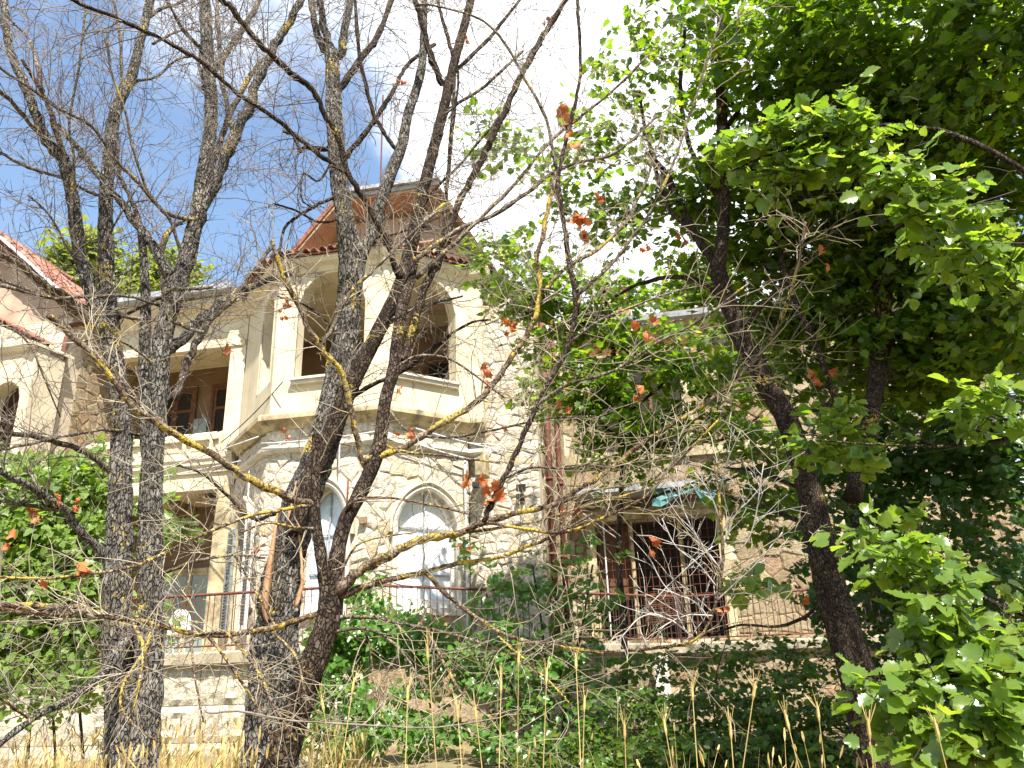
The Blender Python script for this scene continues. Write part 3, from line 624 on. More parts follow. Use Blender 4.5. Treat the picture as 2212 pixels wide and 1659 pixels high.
wr = part('west_roof', [slope_pt(0, 13.82), slope_pt(1, 13.82), slope_pt(1, 21), slope_pt(0, 21), slope_pt(0, 13.82, .1), slope_pt(1, 13.82, .1), slope_pt(1, 21, .1), slope_pt(0, 21, .1)], [(3,2,1,0),(4,5,6,7),(0,1,5,4),(1,2,6,5),(2,3,7,6),(3,0,4,7)], TILE, villa)
part('west_roof_back', [(-14.98,13.84,12.0),(-14.98,21,12.0),(-18,21,9.6),(-18,13.84,9.6)], [(0,1,2,3)], TILE, villa)
for row in range(9):
    for j in range(8):
        put_tile(wr, slope_pt(1 - (row+0.1)/9.2, 14.02 + 0.2*j + rng.normal(0, .006), 0.10), -sl_n + rng.normal(0, .02, 3), (0.7, 0, .7), rng.uniform(1.0, 1.14))
for i in range(7):                                    # wide crumpled metal flashing along the west verge
    t0, t1 = i/7, (i+.97)/7; j0, j1 = rng.normal(0, .02, 2)
    a = [slope_pt(t0, 13.80+j0, .13), slope_pt(t1, 13.80+j1, .13), slope_pt(t1, 13.77+j1, -.20), slope_pt(t0, 13.77+j0, -.20), slope_pt(t1, 14.06, .16+j0*.5), slope_pt(t0, 14.06, .16+j1*.5), slope_pt((t0+t1)/2, 13.74, -.02)]
    part('verge_flashing', a, [(0,1,6),(1,2,6),(2,3,6),(3,0,6),(1,0,5,4)], FLASH, villa)
for i in range(5): part('verge_soffit', [slope_pt(i/5, 13.83, -.03), slope_pt((i+.98)/5, 13.83, -.03), slope_pt((i+.98)/5, 14.24, -.03), slope_pt(i/5, 14.24, -.03), slope_pt(i/5, 13.83, -.008), slope_pt((i+.98)/5, 13.83, -.008), slope_pt((i+.98)/5, 14.24, -.008), slope_pt(i/5, 14.24, -.008)], [(3,2,1,0),(4,5,6,7),(0,1,5,4),(1,2,6,5),(2,3,7,6),(3,0,4,7)], SOFFIT, villa)
for i in range(6): MB().tube([slope_pt(-.01, 13.85+i*.4, .13), slope_pt(-.01, 14.28+i*.4, .14)], 0.10, 8).build('ridge_tile', TILE, wr)
yb = arch_wall('west_bay_wall', (-17.0, 13.15), (-12.66, 13.15), 0.3, 8.55, 0.35, [(3.42, 4.12, 6.35, 7.45, 0.36, 'round'), (0.6, 1.3, 6.35, 7.45, 0.36, 'round')], PLASTER, villa)
arch_wall('west_bay_side', (-12.66, 13.52), (-12.66, 13.95), 0.3, 8.5, 0.3, [], PLASTER, villa)
box_part('west_bay_back', -16.9, -13.0, 13.9, 14.0, 6.0, 8.6, INNER)
box_part('west_bay_sill', -13.66, -12.80, 13.05, 13.3, 6.22, 6.33, COPING)
moulding('west_bay_cornice', [(-17, 13.15), (-12.66, 13.15)], [(-.02, 8.42), (.08, 8.46), (.14, 8.56), (-.02, 8.6)], PLASTER, yb)
e0 = np.array([-13.75, 12.95, 9.22]); e1 = np.array([-12.62, 12.95, 8.58])
wl_ = part('west_bay_roof', [e0, e1, e1+(0,1.2,.1), e0+(0,1.2,.1), e0+(0,0,-.05), e1+(0,0,-.05), e1+(0,1.2,.05), e0+(0,1.2,.05)], [(0,1,2,3),(7,6,5,4),(0,4,5,1),(1,5,6,2),(2,6,7,3)], PLASTER, villa)
for j in range(7):
    for row in range(2):
        put_tile(wl_, e0 + (e1-e0)*((j+.3)/7) + np.array([0, row*.3-.06, .03+.02*row]), (0.05, 1, 0.08), (0, 0, 1), 1.0)
wp = MB().tube([(-12.72, 14.85, 9.95), (-12.72, 14.6, 9.75), (-12.80, 14.06, 9.45), (-12.84, 14.02, 8.4), (-12.84, 14.02, 5.0), (-12.84, 14.02, 3.2)], 0.062, 10).build('downpipe', RUST, villa, True)
for z in (8.35, 7.6, 6.2, 5.2): MB().tube([(-12.84, 14.02, z), (-12.84, 14.02, z+.09)], 0.085, 10).build('pipe_collar', RUST, wp, True)
# --- east wing
EY = 19.0
lo = (0.62, 3.45, 2.42, 5.10, 0, 'flat'); uo = (0.72, 3.0, 6.85, 9.05, 0, 'flat'); lo2 = (6.2, 7.8, 2.5, 5.1, 0, 'flat')
xw = arch_wall('east_wing_wall', (-2.45, EY), (7.5, EY), 0.3, 9.75, 0.35, [lo, lo2], MORTAR, villa)
xw2 = xw
def skip_e(c): return uo[0]-.1 < c[0] < uo[1]+.1 and uo[2]-.1 < c[1] < uo[3]+.1
rubble(xw, (-2.45, EY), (7.5, EY), 2.1, 9.7, 0.42, [lo, lo2], WARM, 21, quota=40, margin=0.14, skip=skip_e, rise=0.05)
box_part('recess_shade_panel', -2.45+uo[0], -2.45+uo[1], EY-.06, EY-.045, uo[2], uo[3], OPEN)  # flat dark sheet on the wall; painted shade, no real opening
box_part('shade_black_backing', -2.3, 5.6, EY+1.2, EY+1.25, 1.8, 5.6, OPEN)  # backing behind the window, the room's darkness put into its colour
def frame_set(x0, x1, z0, z1, nm, jw=0.2, posts=(), Y=EY, pm=PLASTER_DIRTY):
    fr = MB(); fr.box(x0-jw, x0+.02, Y-.12, Y+.1, z0-.1, z1); fr.box(x1-.02, x1+jw, Y-.12, Y+.1, z0-.1, z1); fr.box(x0-jw-.08, x1+jw+.08, Y-.16, Y+.1, z1+.002, z1+.16); fr.box(x0-jw-.14, x1+jw+.14, Y-.2, Y+.1, z1+.162, z1+.22)
    return fr.build(nm, pm, villa, bevel=0.008)
wf = frame_set(-2.45+lo[0], -2.45+lo[1], lo[2], lo[3], 'window_frame')
for s in (0.30, 0.70):
    x = -2.45 + lo[0] + (lo[1]-lo[0])*s; MB().box(x-.05, x+.05, EY-.05, EY+.06, lo[2], lo[3]).build('window_post', PLASTER_DIRTY, wf)
for i in range(19):
    x = -2.45 + lo[0] + (i+.5)*(lo[1]-lo[0])/19; MB().box(x-.006, x+.006, EY-.085, EY-.07, lo[2], lo[3]).build('grille_bar', RUST, wf)
for i in range(13):
    z = lo[2] + (i+.5)*(lo[3]-lo[2])/13; MB().box(-2.45+lo[0]+.02, -2.45+lo[1]-.02, EY-.069, EY-.055, z-.005, z+.005).build('grille_bar', RUST, wf)
for i in range(15):
    z = lo[2] + .35 + i*.045; MB().obox((-2.45+lo[0]+1.0, EY+.12, z+.01*i*.2), (0.95, 0, .06), (0, .03, -.02), (0, 0, .02)).build('slat', DARKWOOD, wf)
MB().box(-1.75, -1.0, EY+.14, EY+.17, 3.3, 5.0).build('window_sash', DARKWOOD, wf)
uf = frame_set(-2.45+uo[0], -2.45+uo[1], uo[2], uo[3], 'upper_window_frame')
for s in (.33, .66):
    x = -2.45 + uo[0] + (uo[1]-uo[0])*s; MB().box(x-.04, x+.04, EY-.10, EY-.061, uo[2], uo[3]).build('window_post', DARKWOOD, uf)
box_part('sill_band', -2.44, 4.5, EY-.14, EY-.062, 6.52, 6.76, PLASTER_DIRTY)
f2 = frame_set(-2.45+lo2[0], -2.45+lo2[1], lo2[2], lo2[3], 'window_frame')
ca = box_part('porch_canopy', -2.2, 1.35, 18.1, EY-.002, 5.62, 5.74, ZINC)
tv = []; tf = []
for i in range(9):
    for j in range(4): tv.append((-.4 + i*.19, 18.14 + .06*math.sin(i*1.9+j), 5.61 - j*(.05 + .075*(math.sin(i*1.1+.6) > .2) + .02*math.sin(i*2.3))))
for i in range(8):
    for j in range(3): tf.append((i*4+j, (i+1)*4+j, (i+1)*4+j+1, i*4+j+1))
part('torn_sheet', tv, tf, TEAL, ca)
moulding('gutter', [(-2.45, EY), (7.5, EY)], [(.3, 9.98), (.48, 10.0), (.5, 10.14), (.47, 10.14), (.45, 10.04), (.3, 10.03)], ZINC, villa)
moulding('eave_moulding', [(-2.45, EY), (7.5, EY)], [(-.02, 9.75), (.1, 9.78), (.28, 9.92), (.3, 9.975), (-.02, 9.978)], PLASTER_DIRTY, villa)
box_part('eave_board', -2.44, 1.2, EY-.07, EY-.061, 9.25, 9.62, ORANGE)
er = part('east_roof', [(-2.6, EY-.4, 10.05), (7.8, EY-.4, 10.05), (7.8, 23.5, 12.4), (-2.6, 23.5, 12.4), (-2.6, EY-.4, 9.99), (7.8, EY-.4, 9.99)], [(0,1,2,3), (4,0,1,5)[::-1]], TILE, villa)
sd_ = np.array([0, 4.9, 2.35]); sd_ = sd_/np.linalg.norm(sd_)
mbt = MB(); tvv = [tuple(q.co) for q in TILE_ME.vertices]; tff = [tuple(q.vertices) for q in TILE_ME.polygons]; zt = np.array([0, -sd_[2], sd_[1]])
for j in range(28):
    for row in range(13):
        P = np.array([-2.5 + j*.2, EY-.42, 10.06]) + sd_*(row*.33)
        if row < 2 and j < 24: put_tile(er, P, sd_ + rng.normal(0, .03, 3), (0, 0, 1), 1.1)
        else:
            q = np.array(tvv); w_ = P + q[:, :1]*np.array([1.1, 0, 0]) + q[:, 1:2]*sd_ + q[:, 2:]*zt; mbt.add(w_, tff)
mbt.build('tile_field', TILE, er, kind='stuff')
ch = box_part('chimney', -1.28, -.55, 20.3, 21.0, 10.4, 11.75, PLASTER_DIRTY)
MB().box(-1.38, -.45, 20.2, 21.1, 11.752, 11.86).build('chimney_cap', RUST, ch)
for i in range(5): put_tile(ch, (-1.32 + i*.2, 20.15, 11.95), (0, 1, .25), (0, 0, 1), 1.1)
# --- terrace
T = [(-13.0, 12.66), (-4.98, 12.66), (-0.04, 17.6), (7.5, 17.6)]
moulding('terrace_slab', T, [(-1.2, 2.04), (.06, 2.04), (.08, 2.06), (.08, 2.22), (.06, Z_T), (-1.2, Z_T+.002)], CONC, villa)
tp = [(-13.0, 13.5), (-5.4, 13.5), (-1.0, 18.2), (7.5, 18.2), (7.5, 19.5), (-13.0, 19.5)]
part('terrace_floor', [(a, b, Z_T-.004) for a, b in tp], [tuple(range(6))], CONC, villa)
for (p, q, sd) in (((-13.0, 12.74), (-5.02, 12.74), 31), ((-5.0, 12.74), (-0.06, 17.68), 32), ((-0.05, 17.68), (7.5, 17.68), 33)):
    tw = arch_wall('terrace_wall', p, q, 0.0, 2.036, 0.4, [], MORTAR, villa)
    p_, u, n, L = facet(p, q); r = np.random.default_rng(sd); z = 0.34
    for hh in (0.52, 0.56, 0.58):
        s = -r.uniform(0, .5)
        while s < L:
            w = r.uniform(.5, .95); a, b = max(s+.008, 0), min(s+w-.008, L); s += w
            if b - a < .1: continue
            kx, kz = (9, 7) if sd == 31 and -9.9 < p_[0]+a < -4.6 else (5, 4)
            v = []
            for i in range(kz):
                for j in range(kx):
                    ss, zz = a + (b-a)*j/(kx-1), z+.008 + (hh-.016)*i/(kz-1)
                    edge = i in (0, kz-1) or j in (0, kx-1)
                    o_ = .012 if edge else .045 + .035*mnoise.noise(Vector((ss*7, zz*7, sd))) + r.normal(0, .008)
                    v.append(W3(p_, u, n, ss, o_, zz))
            f = [(i*kx+j, i*kx+j+1, (i+1)*kx+j+1, (i+1)*kx+j) for i in range(kz-1) for j in range(kx-1)]
            rim = [j for j in range(kx)] + [i*kx+kx-1 for i in range(1, kz)] + [(kz-1)*kx+j for j in range(kx-2, -1, -1)] + [i*kx for i in range(kz-2, 0, -1)]
            b0 = len(v); v += [tuple(np.array(v[i]) - np.array([n[0], n[1], 0])*.05) for i in rim]; m_ = len(rim)
            f += [(rim[i], b0+i, b0+(i+1) % m_, rim[(i+1) % m_]) for i in range(m_)]
            part('stone_block', v, f, BLOCK if sd == 31 else WARM, tw)
        z += hh
# lower doorway pier seen through the shrubs
box_part('pier', -0.62, -0.35, 16.55, 16.8, 0.3, 2.0, COPING)
# railing
rail = MB(); off = -0.02
RP = [np.array(a) + (0, .05) for a in T]
RP[2] = RP[2] + (-.02, 0)
for zc, rr in ((Z_T+.93, .026), (Z_T+.09, .016)): rail.tube([(a[0], a[1], zc) for a in RP], rr, 8)
ra = rail.build('railing', RUST, villa, True)
bar_me = mesh_np('railing_bar', *tube([(0,0,0), (0,0,.43), (0,0,.86)], .0085, 5)); bar_me.materials.append(RUST)
bar_me2 = bar_me.copy(); bar_me2.materials.clear(); bar_me2.materials.append(IRON)
nb = 0
for i in range(3):
    a, b = RP[i], RP[i+1]; L = np.linalg.norm(b-a); k = int(L/.125)
    for j in range(k+1):
        P = a + (b-a)*(j/k)
        if P[0] < -11.6 or P[0] > 4.5: continue
        o = bpy.data.objects.new('railing_bar', bar_me if P[0] < -4.9 else bar_me2); COL.objects.link(o); o.parent = ra; o.location = tuple(np.array([P[0], P[1], Z_T+.08]) - base_of(ra)); o.rotation_euler = (rng.normal(0, .012), rng.normal(0, .012), 0); nb += 1
for P in (RP[1], RP[1]+(RP[2]-RP[1])*.5, RP[2], RP[1]+(-4.2, 0)):
    MB().box(P[0]-.025, P[0]+.025, P[1]-.025, P[1]+.025, Z_T, Z_T+.97).build('railing_post', IRON, ra)
def scroll(P, d):
    P = np.asarray(P, float); d = np.asarray(d, float); mb = MB()
    for sx in (-1, 1):
        for sz in (-1, 1):
            c = P + d*sx*.05; pts = [np.array([*(c + d*sx*.045*math.cos(t)), Z_T+.48 + sz*.07 + .055*math.sin(t)]) for t in np.linspace(0, 6.2, 14)]
            mb.tube(pts, .008, 5)
    mb.tube([np.array([*(P + d*.13*math.cos(t)), Z_T+.48+.24*math.sin(t)]) for t in np.linspace(0, 6.283, 22)], .008, 5)
    mb.build('scrollwork', IRON, ra)
dC = (RP[2]-RP[1])/np.linalg.norm(RP[2]-RP[1])
scroll(RP[1] + dC*1.05, dC); scroll(RP[1] + dC*3.4, dC); scroll(np.array([-8.35, RP[0][1]]), np.array([1., 0])); scroll(np.array([-10.9, RP[0][1]]), np.array([1., 0]))
# conduits and cables on the bay
def hang(a, b, sag=.05, r=.011, m=CABLE, nm='cable'):
    a, b = np.array(a, float), np.array(b, float); t = np.linspace(0, 1, 9)[:, None]
    MB().tube(a + (b-a)*t - np.array([0, 0, 1])*sag*4*t*(1-t), r, 5).build(nm, m, villa, True)
hang((-10.9, 14.85, 6.1), (-7.55, 13.35, 6.15), .03, .014); hang((-10.9, 14.85, 5.95), (-8.4, 14.3, 6.0), .02, .012); hang((-8.3, 14.2, 5.75), (-6.9, 13.36, 6.10), .02, .014)
hang((-7.5, 13.38, 6.02), (-5.1, 13.36, 6.04), .04, .012); hang((-5.1, 13.36, 6.06), (-3.7, 14.75, 5.72), .05, .014); hang((-4.6, 13.9, 6.2), (-2.5, 14.95, 5.75), .05, .012); hang((-4.4, 14.05, 6.05), (-2.42, 14.95, 6.0), .08, .009)
hang((-3.85, 14.7, 5.7), (-3.84, 14.72, 2.4), 0, .024); hang((-5.9, 13.36, 6.2), (-5.9, 13.40, 5.3), 0, .016); hang((-5.72, 13.42, 5.2), (-5.74, 13.42, 2.4), 0, .018, RUST)
hang((-8.05, 14.02, 5.7), (-8.0, 14.0, 2.6), 0, .02); hang((-2.0, 15.9, 6.3), (0.9, 18.85, 6.2), .05, .01, BLACK); hang((-2.0, 15.9, 6.15), (0.9, 18.85, 6.02), .06, .01, BLACK)
hang((-2.35, 15.1, 5.2), (-1.2, 18.9, 4.6), .02, .013); hang((-7.1, 13.3, 7.2), (-9.3, 14.9, 6.62), .08, .011, BLACK); hang((-1.6, 18.88, 5.4), (-1.6, 18.88, 2.4), 0, .02)
box_part('corner_bracket', -3.62, -3.40, 14.55, 14.9, 5.35, 5.78, PLASTER_DIRTY, bevel=.02)
box_part('wall_lamp', -3.68, -3.56, 14.55, 14.68, 5.12, 5.24, BLACK, bevel=.02); box_part('wall_lamp', -2.90, -2.74, 14.9, 15.05, 4.9, 5.02, BLACK, bevel=.02)
for wname, (wall, m, mb) in spare.items(): mb.build('stone_field', m, wall, kind='stuff')
# things left on the terrace under the gallery
bd = MB().obox((-10.75, 14.4, Z_T), (.05, 0, 0), (.55, .3, 1.35), (0, .45, -.1)).build('board', WHITE, None, bevel=.005); bd['label'] = 'white board leaning against the glazed door behind the terrace railing'; bd['category'] = 'board'
chx, chy = -9.75, 14.6
chair = thing('chair', 'pale rounded chair standing behind the terrace railing beside the leaning board', 'chair', (chx, chy, Z_T))
arc = [(chx + .24*math.cos(t), chy+.2, Z_T+.62 + .33*math.sin(t)) for t in np.linspace(0, math.pi, 13)]
v = [(a, b, Z_T+.5) for a, b, c in arc] + arc + [(a, b+.04, Z_T+.5) for a, b, c in arc] + [(a, b+.04, c) for a, b, c in arc]
part('backrest', v, [(i, i+1, 14+i, 13+i) for i in range(12)] + [(27+i, 26+i, 39+i, 40+i) for i in range(12)] + [(13+i, 14+i, 40+i, 39+i) for i in range(12)], FRAMEW, chair)
MB().box(chx-.24, chx+.24, chy-.24, chy+.2, Z_T+.42, Z_T+.47).build('seat', FRAMEW, chair, bevel=.015)
for sx in (-.2, .2):
    for sy in (-.2, .18): MB().tube([(chx+sx, chy+sy, Z_T), (chx+sx*.9, chy+sy*.9, Z_T+.42)], .016, 6).build('leg', FRAMEW, chair)

# ------------------------------------------------------------------ bare trees
# each limb: outline measured as (x, y) stations root -> tip, thickness at both ends, depth drift
SEGS = {}
def densify(P, step):
    out = [P[0]]
    for a, b in zip(P[:-1], P[1:]):
        k = max(1, int(np.linalg.norm(b-a)/step))
        for i in range(1, k+1): out.append(a + (b-a)*i/k)
    return np.array(out)
def smooth_path(P, k=6):
    """Catmull-Rom through the stations"""
    P = np.asarray(P, float)
    if len(P) < 3: return densify(P, np.linalg.norm(P[-1]-P[0])/6)
    Q = np.vstack([2*P[0]-P[1], P, 2*P[-1]-P[-2]]); out = []
    for i in range(1, len(Q)-2):
        for t in np.linspace(0, 1, k, endpoint=False):
            a, b, c, d = Q[i-1], Q[i], Q[i+1], Q[i+2]
            out.append(.5*((2*b) + (c-a)*t + (2*a-5*b+4*c-d)*t*t + (3*b-a-3*c+d)*t**3))
    out.append(P[-1]); return np.array(out)
class Tree:
    def __init__(s, name, label, cat, x, y, dist, group=None):
        b = at(x, y, dist); b[2] = ground_z(b[0], b[1]) - .05
        s.root = thing(name, label, cat, b, group); s.dist = dist; s.img = []; s.limbs = []
    def limb(s, name, st, w0, w1, drift=0.0, m=None, dist=None, n=8, rough=0.06, widths=None, twigs=1.0, wob=0.004, free=False, cap_m=None):
        m = m or BRANCH
        st = [np.array(a, float) for a in st]
        d0 = dist if dist is not None else s.dist
        if dist is None and s.img and not free:
            A = np.array([q[:2] for q in s.img]); j = np.argmin(np.hypot(*(A - st[0]).T)); d0 = s.img[j][2]
        sm = smooth_path(st, 5); t = np.r_[0, np.cumsum(np.linalg.norm(np.diff(sm, axis=0), axis=1))]; t = t/t[-1]
        P = []; R = []
        for (x, y), tt in zip(sm, t):
            dd = d0 + drift*tt
            p = at(x, y, dd); z = zc_of(p)
            w = np.interp(tt, np.linspace(0, 1, len(widths)), widths) if widths else w0 + (w1-w0)*tt
            P.append(p); R.append(max(.0022, w/2*z/F_PX)); s.img.append((x, y, dd))
        P = np.array(P); R = np.array(R)
        if wob: P[1:-1] += rng.normal(0, 1, P[1:-1].shape)*np.minimum(R[1:-1, None]*.18, .02)
        k = n if R.max() < .06 else max(n, 14)
        V, f = tube(P, R*(1 + rng.normal(0, rough, len(R))), k)
        if R.max() < .06:
            V = V + rng.normal(0, 1, V.shape)*np.repeat(R, k)[:, None]*.09
        o = part(name, V, f, m, s.root, True)
        s.limbs.append((P, R, twigs)); return o
    def trunk(s, name, st, widths, drift=0.0, m=None, dist=None, bark=.16, ext=True, n=44, ny=150, seed=0):
        """thick stem with furrowed bark as real relief"""
        m = m or BARK; st = [np.array(a, float) for a in st]; d0 = dist if dist is not None else s.dist
        sm = smooth_path(st, 5); t = np.r_[0, np.cumsum(np.linalg.norm(np.diff(sm, axis=0), axis=1))]; t /= t[-1]
        P = []; R = []
        wx = np.interp(t, np.linspace(0, 1, len(st)), widths) if len(widths) == len(st) else np.interp(t, np.linspace(0, 1, len(widths)), widths)
        for (x, y), tt, w in zip(sm, t, wx):
            dd = d0 + drift*tt; p = at(x, y, dd); P.append(p); R.append(w/2*zc_of(p)/F_PX); s.img.append((x, y, dd))
        P = np.array(P); R = np.array(R)
        if ext:                                       # carry the stem down into the ground with a root flare
            g = P[0].copy(); g[2] = ground_z(g[0], g[1]) - .15
            if g[2] < P[0][2] - .05: P = np.vstack([[g], P]); R = np.r_[R[0]*1.35, R]
        L = np.r_[0, np.cumsum(np.linalg.norm(np.diff(P, axis=0), axis=1))]; q = np.linspace(0, L[-1], ny)
        P2 = np.c_[[np.interp(q, L, P[:, i]) for i in range(3)]].T; R2 = np.interp(q, L, R)
        V, f = tube(P2, R2, n)
        idx = np.repeat(np.arange(ny), n); ang = np.tile(np.arange(n), ny)*2*math.pi/n
        out = V[:ny*n] - P2[idx]; out /= np.linalg.norm(out, axis=1)[:, None]
        disp = np.empty(ny*n); rr = R2[idx]; qq = q[idx]
        for i in range(ny*n):
            a = ang[i]; v = Vector((math.cos(a)*rr[i]*26, math.sin(a)*rr[i]*26, qq[i]*5.5 + seed))
            e = mnoise.noise(v); e2 = mnoise.noise(v*2.7)
            disp[i] = (abs(e)**.6*1.5 - .75) + .45*e2 + .5*mnoise.noise(Vector((math.cos(a)*2, math.sin(a)*2, qq[i]*1.7 + seed)))
        V[:ny*n] += out*(disp*rr*bark)[:, None]
        o = part(name, V, f, m, s.root, False)
        s.limbs.append((P, R, 0.25)); s.last = (P2, R2); return o
    def twigs(s, dens=1.0, m=None, seed=1, L0=.55, min_z=None, name='twigs', sub=1.0, r0=1.0, levels=2):
        m = m or TWIG; r = np.random.default_rng(seed); segs = []
        def grow(p, d, L, rad0, lev):
            k = max(3, int(L/.075)); P = [p]; dd = d/np.linalg.norm(d); kids = []
            bend = r.normal(0, .10, 3)
            for i in range(k):
                dd = dd + bend*.35 + r.normal(0, .16, 3) + np.array([0, 0, .02]); dd /= np.linalg.norm(dd)
                P.append(P[-1] + dd*L/k); kids.append((P[-1], dd))
            R = np.linspace(rad0, max(.0014, rad0*.42), k+1); segs.append((np.array(P), R))
            if lev < levels:
                for i, (q, e) in enumerate(kids[:-1]):
                    if r.random() < .62*sub:
                        ax = np.cross(e, r.normal(0, 1, 3)); ax /= np.linalg.norm(ax)
                        an = r.uniform(.6, 1.15); e2 = e*math.cos(an) + ax*math.sin(an)
                        grow(q, e2, L*r.uniform(.22, .55)*(1 - .4*i/k), max(.0013, rad0*.6), lev+1)
        for P, R, tw in s.limbs:
            L = np.r_[0, np.cumsum(np.linalg.norm(np.diff(P, axis=0), axis=1))]
            cnt = int(L[-1]*7.5*dens*tw + r.random())
            for c in range(cnt):
                q = r.uniform(.08, 1.0)**.85*L[-1]; p = np.array([np.interp(q, L, P[:, i]) for i in range(3)]); rad_ = np.interp(q, L, R)
                j = min(np.searchsorted(L, q), len(P)-1); T_ = P[j] - P[j-1]; T_ /= np.linalg.norm(T_)
                ax = np.cross(T_, r.normal(0, 1, 3)); ax /= np.linalg.norm(ax); an = r.uniform(.55, 1.25)
                d = T_*math.cos(an) + ax*math.sin(an) + np.array([0, 0, .12])
                grow(p, d, L0*r.uniform(.45, 1.5), min(rad_*.6, r.uniform(.0030, .0052)*r0), 0)
        VV = []; FF = []; b = 0
        for P, R in segs:
            k = len(P); T_ = np.gradient(P, axis=0); T_ /= np.linalg.norm(T_, axis=1)[:, None] + 1e-9
            n1 = np.cross(T_, [.31, .52, .79]); n1 /= np.linalg.norm(n1, axis=1)[:, None] + 1e-9; n2 = np.cross(T_, n1)
            ring = np.stack([P + R[:, None]*(math.cos(a)*n1 + math.sin(a)*n2) for a in (0, 2.094, 4.189)], 1)
            VV.append(ring.reshape(-1, 3)); i = np.arange(k-1)[:, None]*3; j = np.arange(3)[None]; jn = (j+1) % 3
            FF.append((np.stack([i+j, i+jn, i+3+jn, i+3+j], -1) + b).reshape(-1, 4)); b += 3*k
        if not VV: return
        part(name, np.concatenate(VV), np.concatenate(FF), m, s.root, True, kind='stuff')

# --- west tree: three stems from one base
t1 = Tree('bare_tree', 'leafless grey tree with several rough trunks in front of the gallery and ivy', 'tree', 288, 1655, 6.6)
t1.trunk('trunk', [(285, 1655), (262, 1480), (252, 1300), (258, 1100), (262, 950), (258, 850), (240, 770), (215, 690), (190, 610), (172, 550), (163, 470), (150, 390), (137, 342)], [112, 72, 66, 62, 58, 50, 44, 42, 36, 30, 28, 27, 26], seed=3, bark=.2, ny=190)
t1.trunk('trunk', [(305, 1655), (318, 1500), (326, 1350), (325, 1200), (327, 1050), (332, 930), (342, 830), (352, 730), (372, 650), (398, 575), (420, 490), (432, 420), (444, 350), (453, 290), (455, 210), (448, 110), (440, -30)], [84, 62, 58, 56, 54, 50, 46, 44, 42, 40, 36, 33, 30, 28, 26, 25, 24], seed=9, bark=.2, dist=6.5, ny=190)
t1.trunk('trunk', [(264, 960), (258, 850), (245, 740), (235, 650), (229, 564), (229, 430), (236, 342), (246, 256), (263, 205), (284, 164), (304, 85), (318, 27), (332, -30)], [40, 38, 36, 34, 33, 32, 30, 28, 26, 24, 20, 18, 16], seed=14, dist=6.75, bark=.14, ext=False, ny=110)
t1.trunk('trunk', [(322, 960), (314, 850), (312, 760), (315, 660), (310, 560), (304, 490)], [36, 28, 25, 22, 19, 15], seed=15, dist=6.6, bark=.14, ext=False, ny=60)
